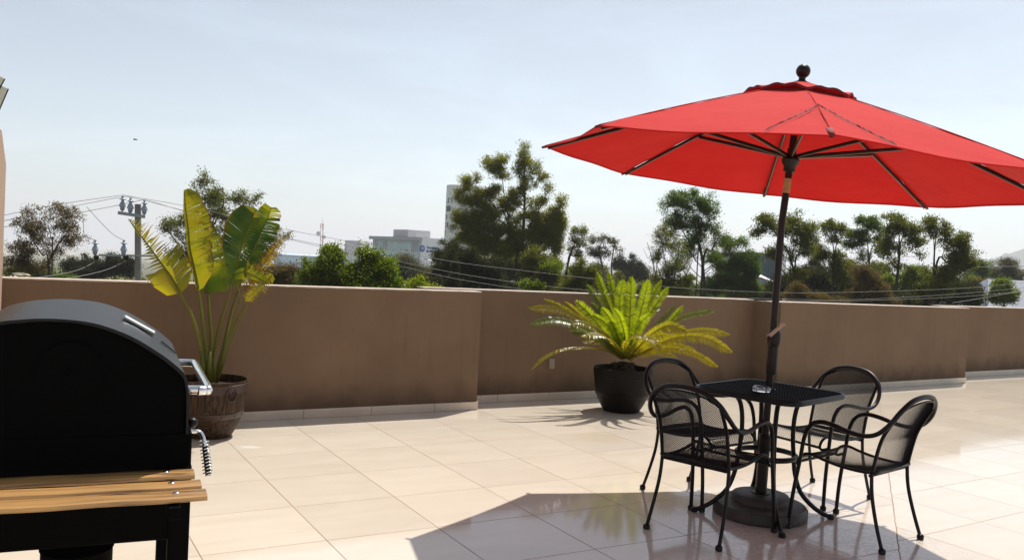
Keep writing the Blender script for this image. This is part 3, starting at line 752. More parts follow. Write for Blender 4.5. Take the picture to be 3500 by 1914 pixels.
# vent cap, wavy free edge
m = MB(); NA = 96; rows = []
for j, t_ in enumerate((.0, .07, .14, .19, .225)):
    row = []
    for i in range(NA):
        f = i / NA * 8; k = int(f); u = f - k; p = rib_pt(k, t_).lerp(rib_pt(k + 1, t_), u)
        wv = .019 * abs(math.sin(u * math.pi * 2.0 + .35 * math.sin(k * 2.3))) ** 1.4 * (.5 + .5 * abs(math.sin(k * 1.7 + 1)))
        up_ = .020 + (.016 + wv) * (j / 4) ** 2 * math.sin(math.pi * min(1, max(0, u)))
        row.append(L2(p + n_u * up_))
    rows.append(row)
vs = [p for r in rows for p in r]; fs = []
for j in range(4):
    for i in range(NA): fs.append((j * NA + i, j * NA + (i + 1) % NA, (j + 1) * NA + (i + 1) % NA, (j + 1) * NA + i))
m.add(vs, fs); vc = m.build('vent_cap', M_canopy, ub, smooth=True, anglesmooth=25)
m = MB(); edge = rows[-1]
m.add(edge + [p - n_u * .014 for p in edge], [(i, (i + 1) % NA, NA + (i + 1) % NA, NA + i) for i in range(NA)]); m.build('vent_hem', M_hem, vc)
m = MB(); m.tube([L2(rib_pt(k, .2, -.004)) for k in range(8)], .012, 6, closed=True); m.build('vent_band', M_hem, ub)
# loose wavy binding tape lying over the two near panels
def panel_pt(k, u, t_, dz=.012):
    p = rib_pt(k, t_).lerp(rib_pt(k + 1, t_), u); return L2(p + n_u * (dz - .016 * math.sin(math.pi * u) * t_ * (1 - .3 * t_)))
m = MB(); pts = []
for i in range(33):
    q = i / 32                                                       # left half: panel 0 (near .. near-left)
    u = .60 * (1 - q) ** 1.0; t_ = 1.0 - .42 * (1 - (1 - q)) ** .75
    pts.append((0, .26 * (1 - q), 1.0 - .40 * q ** .75))
for i in range(1, 41):
    q = i / 40; pts.append((7, 1 - .27 * q, .60 + .40 * q ** 1.15))
vsA, vsB = [], []
for i, (k, u, t_) in enumerate(pts):
    wv = .008 * math.sin(i * .55 + math.sin(i * .31) * 2) + .003 * math.sin(i * 1.7)
    p = panel_pt(k, u, t_, .010 + abs(wv) * .5); q = panel_pt(k, u, t_ + .010 + wv * .5, .007)
    vsA.append(p); vsB.append(q)
n__ = len(vsA); m.add(vsA + vsB, [(i, i + 1, n__ + i + 1, n__ + i) for i in range(n__ - 1)])
m.build('binding_tape', M_hem, cano)
# ribs and struts
RU = UC + n_u * .085                                                 # runner hub
for k in range(8):
    m = MB(); pts = [L2(rib_pt(k, t, -.016)) for t in np.linspace(.03, .985, 10)]
    m.tube(pts, .0095, 6, flat=1.15, nrm=n_u); rb = m.build('rib', M_bronze, ub)
    m = MB(); m.tube([p - n_u * .011 for p in pts], .0021, 4); m.build('rib_edge', M_rib, rb)
    a = PH - k * math.pi / 4; dr = ax_ * math.cos(a) + bx_ * math.sin(a)
    m = MB(); s0 = L2(RU + dr * .035 + n_u * .012); s1 = L2(rib_pt(k, .52, -.028))
    m.tube([s0, s1], .0085, 6, flat=1.2, nrm=n_u); st_o = m.build('strut', M_bronze, ub)
    m = MB(); m.tube([s0 - n_u * .011, s1 - n_u * .011], .0019, 4); m.build('strut_edge', M_rib, st_o)
def axmat(z, p0=None):
    """frame on the pole axis, z metres below/above canopy-plane centre"""
    T = Matrix((ax_, bx_, n_u)).transposed().to_4x4(); T.translation = L2(UC + n_u * z); return T
pole_bot = L2(Vector((1.540, 5.118, .40)))
pt_ = L2(UC + n_u * (APX - .01))
m = MB(); m.tube([pole_bot, L2(UC - n_u * .30), L2(UC - n_u * .0), pt_], .0205, 14); m.build('pole', M_bronze, ub, smooth=True, anglesmooth=40)
m = MB(); m.lathe([(.024, -.055), (.034, -.05), (.034, -.02), (.048, .0), (.052, .02), (.040, .035), (.026, .045), (.026, .085)], 20, axmat(.085 - .03)); m.build('runner_hub', M_bronze, ub, smooth=True, anglesmooth=40)
m = MB(); m.tube([L2(UC - n_u * .12), L2(UC - n_u * .035)], .0213, 14); m.build('sticker', M_label, ub, smooth=True, anglesmooth=40)
m = MB(); m.lathe([(.050, -.012), (.050, 0), (.030, .008), (.020, .016), (.0185, .026), (.024, .036), (.024, .040)], 20, axmat(APX + .005)); m.build('finial_neck', M_bronze, ub, smooth=True, anglesmooth=40)
pr_ = [(.041 * math.sin(a), -.041 * math.cos(a)) for a in np.linspace(.12, math.pi - .02, 14)]
m = MB(); m.lathe(pr_, 20, axmat(APX + .072)); m.build('finial_ball', M_bronze, ub, smooth=True)
# crank housing: follows the pole just above the table
pa = L2(Vector((1.540, 5.118, .40))); pb = L2(UC)
def onpole(z): f = (z - .40) / (UC.z - .40); return pa.lerp(pb, f)
m = MB(); m.tube([onpole(.835), onpole(.85), onpole(1.03)], [.028, .031, .031], 14)
m.tube([onpole(1.0), onpole(1.02), onpole(1.07), onpole(1.105)], [.033, .040, .041, .026], 14); m.build('crank_housing', M_bronze, ub, smooth=True, anglesmooth=40)
m = MB(); c0 = onpole(1.055) + Vector((-.050, -.045, 0)); c1 = onpole(1.13) + Vector((.022, -.055, 0))
m.tube([c0, c1], [.012, .010], 10); m.tube([c1 + Vector((-.012, -.004, .004)), c1 + Vector((.018, .004, .004))], .009, 10); m.build('crank_handle', M_tan, ub, smooth=True, anglesmooth=40)
m = MB(); m.tube([c0 + Vector((0, -.013, 0)), c0 + Vector((.045, .045, 0))], .010, 10); m.build('crank_pivot', M_bronze, ub, smooth=True)
# umbrella base
bs = ub
m = MB(); m.lathe([(.262, .001), (.272, .010), (.272, .055), (.258, .072), (.185, .078), (.172, .085), (.170, .112), (.158, .124), (.05, .128)], 64); m.build('base_disc', M_conc, bs, smooth=True, anglesmooth=45)
m = MB(); m.lathe([(.052, .126), (.052, .134), (.040, .138)], 24)
m.tube([(0, 0, .135), L2(Vector((1.541, 5.118, .47)))], .0335, 20); m.lathe([(.036, .455), (.038, .46), (.038, .475), (.022, .478)], 20, Matrix.Translation((.006, -.002, 0))); m.build('base_pipe', M_bronze, bs, smooth=True, anglesmooth=40)

# ================================================================== GRILL
gth = math.radians(24); e1 = Vector((math.cos(gth), math.sin(gth), 0)); e2 = Vector((-math.sin(gth), math.cos(gth), 0))
_c = ray(477, 1250); GC = Vector((_c.x / _c.y * 2.53, 2.53, 0))
gr_ = thing('barbecue_grill', 'black charcoal barbecue grill with a rounded lid and chrome handles', 'grill', tuple(GC), gth)
def G(s, l, z): return Vector((s, l, z))                               # local: x along end panel, y away from camera
prof = [(-.012, .897), (-.014, 1.00), (-.017, 1.03), (-.026, 1.066), (-.055, 1.096), (-.10, 1.131), (-.173, 1.1765), (-.256, 1.209), (-.33, 1.221), (-.40, 1.223), (-.45, 1.219), (-.50, 1.212), (-.56, 1.193), (-.605, 1.155), (-.628, 1.10), (-.635, 1.0), (-.635, .897)]
ps = spline([(a, b, 0) for a, b in prof], 4)
GL = .75
def extr(m, P_, y0, y1, capn=True, inner=0.0, mi=0):
    n = len(P_); vs = [(p.x, y0, p.y) for p in P_] + [(p.x, y1, p.y) for p in P_]
    fs = [(i, n + i, n + i + 1, i + 1) for i in range(n - 1)]
    m.add(vs, fs, mi)
m = MB(); extr(m, ps, -.012, GL + .012)
ins = [Vector((p.x + (.006 if p.x < -.3 else -.006), p.y - .008, 0)) for p in ps]
n = len(ps)
for y0 in (-.012, GL + .012):                                          # rolled lips
    vs = [(p.x, y0, p.y) for p in ps] + [(p.x, y0, p.y) for p in ins]; m.add(vs, [(i, i + 1, n + i + 1, n + i) for i in range(n - 1)])
extr(m, ins, -.012, GL + .012)
lid = m.build('lid', M_grill, gr_, smooth=True, anglesmooth=35)
for y0, y1 in ((0.0, .004), (GL - .004, GL)):
    m = MB()
    pl = [(p.x, p.y) for p in ins]
    vs = [(x, y0, z) for x, z in pl] + [(x, y1, z) for x, z in pl]; nn = len(pl)
    m.add(vs, [tuple(range(nn)), tuple(range(2 * nn - 1, nn - 1, -1))] + [(i, (i + 1) % nn, nn + (i + 1) % nn, nn + i) for i in range(nn)])
    m.build('lid_end', M_grillflat, gr_)
m = MB(); m.lathe([(.085, 0), (.085, .004), (.080, .006), (.012, .006), (.012, .012), (.004, .013)], 40, Matrix.Translation((-.325, -.001, 1.075)) @ Matrix.Rotation(math.pi / 2, 4, 'X')); m.build('vent_disc', M_grillflat, gr_)
m = MB(); m.lathe([(.006, 0), (.006, .003), (.003, .005)], 12, Matrix.Translation((-.325, -.014, 1.075)) @ Matrix.Rotation(math.pi / 2, 4, 'X')); m.build('vent_bolt', M_grillflat, gr_)
m = MB(); m.bbox((-.640, -.004, .585), (0.0, GL + .004, .896), .004)
m.build('firebox', M_grillflat, gr_)
for (sx, ly) in ((-.056, -.010), (-.056, GL - .045), (-.645, -.010), (-.645, GL - .045)):
    m = MB(); m.bbox((sx, ly, 0.001), (sx + .058, ly + .055, .80 if ly < 0 else .60), .003); m.build('leg', M_grillflat, gr_)
# shelf bracket and slats
for sx in (-.075, -.60): m = MB(); m.bbox((sx, -.335, .742), (sx + .03, -.011, .776), .003); m.build('shelf_bracket', M_grillflat, gr_)
m = MB()
m.bbox((-.095, -.060, .776), (.0, -.011, .783), .002); m.build('bracket_plate', M_zinc, gr_)
sh = [(-.700, -.045, -.150, .020, .797), (-.705, -.155, -.235, .030, .794), (-.71, -.225, -.325, .040, .799)]
Gi = Matrix.Rotation(-gth, 3, 'Z')
def gl_(x, y, z):            # photo point on height z -> grill-local
    p = gnd(x, y, z) - GC; return Gi @ Vector((p.x, p.y, z))
Z5 = lambda x, y: ((400 + x / 2.709) / K, (1200 + y / 2.709) / K)
ends = []
for (q, z) in (((700, 1075), .797), ((732, 1160), .797), ((768, 1183), .794), ((822, 1245), .799), ((857, 1335), .799)):
    ends.append(gl_(*Z5(*q), z))
slat_def = [(ends[0].y, ends[1].y + .027, (ends[0].x + ends[1].x) / 2, .797), (ends[1].y - .012, ends[3].y + .024, ends[2].x, .795), (ends[3].y - .008, ends[4].y + .006, ends[4].x - .004, .797)]
for i, (yb, yf, xr, z) in enumerate(slat_def):
    yb, yf = max(yb, yf), min(yb, yf); hb = .010
    m = MB(); pr2 = [(yf + .008, z - .0155), (yf + .002, z - .0135), (yf, z - .009), (yf + .004, z - .003), (yf + .012, z), (yb - .012, z), (yb - .004, z - .003), (yb, z - .008), (yb - .004, z - .0155)]
    NX = 14; vs = []
    for k in range(NX + 1):
        x = -.72 + (xr + .72) * k / NX; wob = .0012 * math.sin(k * 1.3 + i)
        vs += [(x, a + wob, b + wob * .5) for a, b in pr2]
    nn = len(pr2); fs = [(k * nn + j, (k + 1) * nn + j, (k + 1) * nn + (j + 1) % nn, k * nn + (j + 1) % nn) for k in range(NX) for j in range(nn)]
    fs += [tuple(range(nn)), tuple(NX * nn + j for j in range(nn - 1, -1, -1))]
    m.add(vs, fs); sl = m.build('shelf_slat', M_wood, gr_, smooth=True, anglesmooth=30)
    for bx in (xr - .075, -.50):
        m = MB(); m.lathe([(.0095, 0), (.0085, .0022), (.005, .004), (.0005, .0045)], 14, Matrix.Translation((bx, (yb + yf) / 2, z))); m.build('bolt', M_chrome, sl, smooth=True)
# lid handle
def gplane(x, y, z): return gl_(x / K, y / K, z)
ha = gplane(713, 1335, 1.01); hb_ = Vector((ha.x - .002, GL - .07, 1.01))
hp = [Vector((-.02, ha.y + .012, 1.012)), Vector((ha.x * .55, ha.y + .006, 1.012)), Vector((ha.x - .03, ha.y, 1.011)), Vector((ha.x - .008, ha.y + .008, 1.011)), Vector((ha.x, ha.y + .03, 1.011)),
      Vector((ha.x, (ha.y + GL) / 2 - .05, 1.012)), Vector((ha.x, GL - .14, 1.012)), Vector((ha.x - .008, GL - .115, 1.012)), Vector((ha.x - .03, GL - .105, 1.012)), Vector((-.02, GL - .10, 1.012))]
m = MB(); m.tube(spline(hp, 5), .0135, 14); m.build('lid_handle', M_chrome, gr_, smooth=True)
# spring handle on the firebox front
q0 = gplane(655, 1481, .865); 
a0 = Vector((0.0, q0.y + .02, .868))
spn = [a0, Vector((.028, a0.y, .866)), Vector((.040, a0.y - .004, .855)), Vector((.047, a0.y - .010, .83)), Vector((.060, a0.y - .03, .735))]
m = MB(); m.tube(spline(spn, 6), .0065, 10); hd = m.build('firebox_handle', M_chrome, gr_, smooth=True)
m = MB(); m.tube([spn[3].lerp(spn[4], .05), spn[4]], .0082, 10); m.build('grip', M_black, hd, smooth=True, anglesmooth=40)
pa_, pb_ = spn[3] + Vector((-.002, .003, .012)), spn[4]; m = MB(); hel = []
ax2 = (pb_ - pa_).normalized(); uu = ax2.orthogonal().normalized(); vv = ax2.cross(uu)
for i in range(161):
    f = i / 160; a = f * 2 * math.pi * 11; rad_ = .0135 if f < .93 else .0105
    ff = f if f < .9 else .9 + (f - .9) * .8
    hel.append(pa_.lerp(pb_, ff) + uu * math.cos(a) * rad_ + vv * math.sin(a) * rad_)
m.tube(hel, .0019, 5); m.build('spring', M_chrome, hd, smooth=True)
m = MB(); m.lathe([(.017 * math.sin(a), -.017 * math.cos(a)) for a in np.linspace(.1, 3.1, 10)], 16, Matrix.Translation((.022, a0.y + .16, .862))); m.build('knob', M_black, gr_, smooth=True)
m = MB(); m.tube(spline([(0, .03, .700), (.022, .03, .700), (.033, .045, .697), (.035, .09, .694), (.028, .125, .694), (0, .13, .694)], 5), .006, 8); m.build('ash_door_handle', M_chrome, gr_, smooth=True)
# chrome latch plate and dark tab on the lid
def lidpt(s_): return interp([p.x for p in reversed(ps[4:-4])], [p.y for p in reversed(ps[4:-4])], s_)
for (s0, s1, l0, l1, hh_, mt_, nm) in ((-.200, -.105, .36, .40, .014, M_zinc, 'latch_plate'), (-.085, -.038, .33, .35, .004, M_black, 'maker_tab')):
    A_ = Vector((s0, l0, lidpt(s0))); B_ = Vector((s1, l0, lidpt(s1))); d_ = (B_ - A_).normalized(); nn_ = Vector((-d_.z, 0, d_.x)); nn_ = nn_ if nn_.z > 0 else -nn_
    m = MB(); T = Matrix((d_, Vector((0, 1, 0)), nn_)).transposed().to_4x4(); T.translation = A_ + nn_ * .004
    m.bbox((0, 0, 0), ((B_ - A_).length, l1 - l0, hh_), min(.004, hh_ / 3), 0, T); m.build(nm, mt_, gr_)
# ash can under the firebox
m = MB(); m.lathe([(.085, .36), (.10, .37), (.10, .50), (.104, .502)], 28, Matrix.Translation((-.30, .25, 0))); m.build('ash_can', M_grillflat, gr_, smooth=True, anglesmooth=40)

# ================================================================== POTS
def make_pot(rim, h, label, loc, name='plant_pot', lion=None, mt=None, mb=None):
    mt = mt or M_pot; mb = mb or M_band
    t = thing(name, label, 'pot', loc)
    P_ = [(.58, 0), (.615, .012), (.70, .10), (.80, .22), (.895, .38), (.955, .55), (.985, .74), (1.0, .93), (1.02, .965), (1.02, 1.0), (.985, 1.0), (.97, .95), (.95, .80)]
    pf = [(a * rim, b * h + .001) for a, b in P_]
    m = MB(); m.lathe(pf, 56); m.build('pot_body', mt, t, smooth=True, anglesmooth=50)
    m = MB()
    def rr_(f): return interp([b for a, b in P_[:10]], [a for a, b in P_[:10]], f) * rim
    for f0, f1 in ((.80, .955), (.36, .46)):
        m.lathe([(rr_(f0) + .0005, f0 * h), (rr_(f0) + .004, f0 * h + .002), (rr_(f1) + .004, f1 * h - .002), (rr_(f1) + .0005, f1 * h)], 56, cap=False)
        for k in range(14):
            a = 2 * math.pi * k / 14; r_ = rr_((f0 + f1) / 2) + .005; m.lathe([(.006, -.002), (.004, .003), (.0005, .004)], 8, Matrix.Translation((r_ * math.cos(a), r_ * math.sin(a), (f0 + f1) / 2 * h)) @ Vector((math.cos(a), math.sin(a), 0)).to_track_quat('Z', 'Y').to_matrix().to_4x4())
    m.build('band', mb, t, smooth=True, anglesmooth=50)
    m = MB(); rs = rim * .955
    for k in range(0, 1):
        vs = [Vector((0, 0, h * .86))]; fs = []
        for j in range(1, 9):
            for i in range(32):
                a = 2 * math.pi * i / 32; r_ = rs * j / 8; vs.append(Vector((r_ * math.cos(a), r_ * math.sin(a), h * .86 + random.uniform(-.006, .010) * (j < 8))))
        for i in range(32): fs.append((0, 1 + i, 1 + (i + 1) % 32))
        for j in range(7):
            for i in range(32): a = 1 + j * 32; fs.append((a + i, a + 32 + i, a + 32 + (i + 1) % 32, a + (i + 1) % 32))
        m.add(vs, fs)
    m.build('soil', M_soil, t, smooth=True)
    if lion is not None:                                             # round ring ornament
        a = lion; r_ = rim * .99 + .006; c = Vector((r_ * math.cos(a), r_ * math.sin(a), h * .80)); out = Vector((math.cos(a), math.sin(a), 0)); sd = Vector((-out.y, out.x, 0))
        m = MB(); m.tube([c + (sd * math.cos(b) * .042 + Vector((0, 0, 1)) * math.sin(b) * .05) for b in np.linspace(0, 2 * math.pi, 25)[:-1]], .006, 8, closed=True)
        m.tube([c + sd * -.020 + Vector((0, 0, .015)), c + Vector((0, 0, -.012)), c + sd * .020 + Vector((0, 0, .015))], .007, 6)
        m.build('ring_ornament', M_band, t, smooth=True)
    return t
RIM1 = .257; RIM2 = .280
_y1 = gnd(520, 1107).y + .155; _y2 = gnd(1556, 1040).y + .16
POT1 = Vector((at(528, 1050, _y1).x, _y1, 0)); POT2 = Vector((at(1564, 1000, _y2).x, _y2, 0))
PH1 = at(520, 966, _y1 - RIM1).z; PH2 = at(1564, 934, _y2 - RIM2).z
make_pot(RIM1, PH1, 'brown wood-grain barrel pot holding the banana plant beside the grill', (POT1.x, POT1.y, 0), lion=math.radians(-38))
make_pot(RIM2, PH2, 'shade-darkened barrel pot holding the cycad by the recessed wall', (POT2.x, POT2.y, 0), mt=M_pot_shade, mb=M_pot_shade)

# ================================================================== BANANA-LIKE PLANT
bp_ = thing('banana_plant', 'tall banana-like plant with torn yellow-green leaves in the barrel pot', 'plant', (POT1.x, POT1.y, .40))
def Lb(p): return Vector(p) - Vector((POT1.x, POT1.y, .40))
Z4 = lambda x, y, Y: at((400 + x / 1.4086) / K, (560 + y / 1.4086) / K, Y)
Z8 = lambda x, y, Y: at((420 + x / 3.708) / K, (620 + y / 3.708) / K, Y)
def blade(mid, Yd, wl, wr, var, tears=(), fold=.25, tilt=(0, 0), fr=0.0, seed=0, curl=.15, vend=0.0):
    """mid: midrib in photo px (zoom 8); Yd: depths; wl/wr: [(t,width px)]; tears: torn fringe between t ranges"""
    r_ = random.Random(seed)
    P_ = spline([Z8(x, y, Y) for (x, y), Y in zip(mid, Yd)], 10); N = len(P_)
    acc = [0]
    for a, b in zip(P_, P_[1:]): acc.append(acc[-1] + (b - a).length)
    LT = acc[-1]; k8 = K / 3.708 / K * (6.5 / FPX)
    def mp(t_):
        s_ = t_ * LT; i = min(N - 2, max(0, int(np.searchsorted(acc, s_) - 1))); f = (s_ - acc[i]) / max(1e-6, acc[i + 1] - acc[i]); return P_[i].lerp(P_[i + 1], f)
    m = MB(); view = (EYE - P_[N // 2]).normalized()
    for side, wtab in ((-1, wl), (1, wr)):
        ts = [a for a, b in wtab]; ws = [b * k8 for a, b in wtab]
        # the half blade is cut into strips; strips in torn zones are narrow, gapped and curl on their own
        t_ = 0.0
        while t_ < .995:
            torn = 0.0
            for (sd, a, b, amt) in tears:
                if (sd == 0 or sd == side) and a <= t_ <= b: torn = max(torn, amt)
            ln = r_.uniform(.012, .03) if torn > .5 else (r_.uniform(.02, .05) if torn > 0 else r_.uniform(.07, .16))
            t1 = min(1.0, t_ + ln); NS = max(1, int(ln / .018)); NW = 8
            droop = r_.uniform(-.5, 1) * (.05 + torn * .35) ; lenf = 1 - torn * r_.uniform(0, .4); splay = r_.uniform(-.3, .3) * torn; lift = r_.uniform(-.22, .26) * (.35 + torn)
            gap = .35 * torn
            vs = []; uvs = []; vv_ = var + r_.uniform(-.06, .06) + torn * .08
            for i in range(NS + 1):
                tt_ = t_ + (t1 - t_) * i / NS; p = mp(tt_); tg = (mp(min(1, tt_ + .02)) - mp(max(0, tt_ - .02))).normalized()
                lat = tg.cross(view).normalized() * side          # points to screen side
                if lat.dot(RT) * side < 0: lat = -lat
                lat = -lat if False else lat
                W = interp(ts, ws, tt_) * lenf
                for j in range(NW + 1):
                    v = j / NW
                    # veins leave the midrib at an angle toward the tip
                    q = p + lat * W * v + tg * W * (.34 * v + splay * v * v)
                    q += view * (fold * W * v * (1 if side > 0 else .7)) * math.cos(v * 1.3) + Vector((0, 0, -1)) * (droop * W * v * v) + view * (curl * W * v * v * math.sin(tt_ * 9 + side) + lift * W * v * v)
                    if gap and 0 < i < NS + 1:
                        sh = (i / NS - .5) * gap * v; q -= tg * (sh * (t1 - t_) * LT)
                    if torn > .5: q += tg * ((.5 - i / NS) * (t1 - t_) * LT * max(0, v - .25) * 1.1)
                    vs.append(Lb(q)); uvs.append((tt_ * 6, v if torn == 0 else v * 1.02))
            nn = NW + 1
            for i in range(NS):
                for j in range(NW):
                    if r_.random() < torn * .03: continue
                    m.add([vs[i * nn + j], vs[i * nn + j + 1], vs[(i + 1) * nn + j + 1], vs[(i + 1) * nn + j]], [(0, 1, 2, 3)], 0,
                          [uvs[i * nn + j], uvs[i * nn + j + 1], uvs[(i + 1) * nn + j + 1], uvs[(i + 1) * nn + j]], var=max(.01, vv_ + vend * (t_ > .8) * .3))
            t_ = t1 + (r_.uniform(.002, .012) * torn)
    return m, P_
def leaf(label, pet, petY, mid, Yd, wl, wr, var, r0=.023, **kw):
    m, P_ = blade(mid, Yd, wl, wr, var, **kw)
    # weld strips
    lf = m.build('leaf', M_blade, bp_, smooth=True)
    if label: lf['label'] = label
    pp = spline([Z4(x, y, Y) for (x, y), Y in zip(pet, petY)], 8)
    n1 = len(pp); n2 = len(P_)
    m = MB(); path = pp[:-1] + P_[1:]; rr = [r0 * (1 - .60 * i / n1) for i in range(n1 - 1)] + [r0 * .40 * (1 - .85 * i / n2) + .0008 for i in range(1, n2)]
    m.tube([Lb(p + (EYE - p).normalized() * (.0 if i < n1 else .004)) for i, p in enumerate(path)], rr, 10, var=.4, flat=.85); m.build('leaf_stalk', M_stem, lf, smooth=True)
    return lf
leaf('back leaf with a dark green blade', [(465, 1055), (510, 900), (550, 720), (588, 600)], [6.66, 6.7, 6.78, 6.85],
     [(1530, 1150), (1650, 880), (1750, 650), (1830, 480), (1880, 330)], [6.85, 6.88, 6.9, 6.9, 6.88],
     [(0, 60), (.2, 120), (.4, 170), (.7, 170), (.9, 140), (1, 90)], [(0, 120), (.2, 230), (.5, 230), (.75, 200), (.92, 150), (1, 60)], .10,
     tears=((1, .15, .95, .38), (-1, .0, .3, .3)), seed=5, curl=.1, vend=.8)
leaf('withered brown curled leaf', [(480, 1055), (520, 900), (570, 770), (625, 668)], [6.6, 6.6, 6.62, 6.65],
     [(1560, 1380), (1700, 1170), (1850, 950), (1980, 780), (2060, 700), (2160, 620)], [6.66, 6.68, 6.7, 6.72, 6.72, 6.72],
     [(0, 120), (.3, 170), (.6, 110), (.8, 40), (1, 14)], [(0, 150), (.3, 200), (.6, 110), (.8, 50), (1, 16)], .84, tears=((0, 0, 1, 1.0),), seed=9, r0=.013, curl=.6)
leaf('small leaf under the withered one', [(470, 1050), (520, 880), (570, 740), (600, 640)], [6.58, 6.55, 6.52, 6.5],
     [(1400, 1190), (1520, 1150), (1660, 1190), (1850, 1300)], [6.5, 6.47, 6.45, 6.45],
     [(0, 30), (.3, 60), (.7, 50), (1, 4)], [(0, 60), (.3, 150), (.7, 110), (1, 6)], .35, tears=((1, .3, 1, .5),), seed=4, r0=.010)
leaf('low hanging yellow leaf right of the stems', [(482, 1052), (545, 880), (600, 740), (640, 650)], [6.52, 6.5, 6.48, 6.46],
     [(1900, 1180), (1780, 1290), (1640, 1420), (1560, 1520)], [6.46, 6.44, 6.42, 6.42],
     [(0, 50), (.4, 130), (.8, 120), (1, 20)], [(0, 60), (.4, 120), (.8, 110), (1, 20)], .55, tears=((0, .1, 1, .7),), seed=14, r0=.008)
leaf('broad green leaf right of the middle', [(455, 1050), (470, 900), (500, 760), (540, 640)], [6.62, 6.6, 6.58, 6.55],
     [(1370, 1330), (1430, 1120), (1500, 850), (1580, 640), (1640, 470), (1690, 350)], [6.55, 6.55, 6.55, 6.56, 6.58, 6.6],
     [(0, 60), (.15, 110), (.35, 220), (.6, 300), (.8, 250), (.93, 170), (1, 30)], [(0, 90), (.2, 120), (.45, 90), (.7, 100), (.9, 90), (1, 10)], .16, tears=((1, .25, .75, .6), (-1, .3, .5, .08)), seed=3, vend=1)
leaf('green leaf half hidden behind the tall one', [(440, 1048), (452, 860), (445, 720), (438, 610)], [6.68, 6.7, 6.72, 6.75],
     [(1050, 1420), (1085, 1200), (1110, 900), (1080, 620), (1030, 400), (1000, 270)], [6.75, 6.75, 6.74, 6.72, 6.72, 6.72],
     [(0, 60), (.3, 80), (.8, 50), (1, 4)], [(0, 260), (.15, 300), (.3, 220), (.5, 190), (.62, 120), (.8, 75), (1, 6)], .22, tears=((1, .15, .8, .2),), seed=8)
leaf('tall sunlit yellow-green leaf', [(438, 1050), (424, 860), (405, 700), (388, 575)], [6.55, 6.5, 6.46, 6.42],
     [(960, 1380), (905, 1100), (850, 850), (830, 620), (800, 380), (775, 110)], [6.42, 6.4, 6.38, 6.38, 6.40, 6.42],
     [(0, 20), (.2, 40), (.8, 30), (.97, 8), (1, 2)], [(0, 60), (.08, 190), (.2, 250), (.45, 300), (.65, 290), (.82, 215), (.93, 165), (1, 60)], .47, tears=((1, .12, .8, .16), (-1, .1, .9, .1)), seed=2, fold=.35)
leaf('drooping leaf with a frayed comb-like edge', [(425, 1035), (400, 870), (355, 720), (292, 602)], [6.5, 6.42, 6.36, 6.3],
     [(730, 1420), (610, 1210), (520, 1090), (430, 960), (330, 820), (220, 680), (120, 540), (70, 480)], [6.3, 6.28, 6.26, 6.25, 6.25, 6.26, 6.28, 6.3],
     [(0, 150), (.12, 230), (.3, 230), (.45, 190), (.6, 80), (.75, 20), (1, 5)], [(0, 120), (.1, 260), (.22, 330), (.4, 330), (.6, 250), (.75, 220), (.9, 130), (1, 25)], .50,
     tears=((1, .38, 1, 1.0), (-1, .28, .75, 1.0), (1, .05, .38, .18)), seed=6, curl=.2)
m = MB()
r_ = random.Random(3)
for k in range(9):
    a = r_.uniform(0, 6.28); b = Vector((.03 * math.cos(a) - .02, .03 * math.sin(a), 0)); m.tube([b, b * 1.3 + Vector((0, 0, .12)), b * 1.6 + Vector((0, 0, .22))], [.022, .018, .004], 8, var=.3)
m.build('stem_sheath', M_stem, bp_, smooth=True)

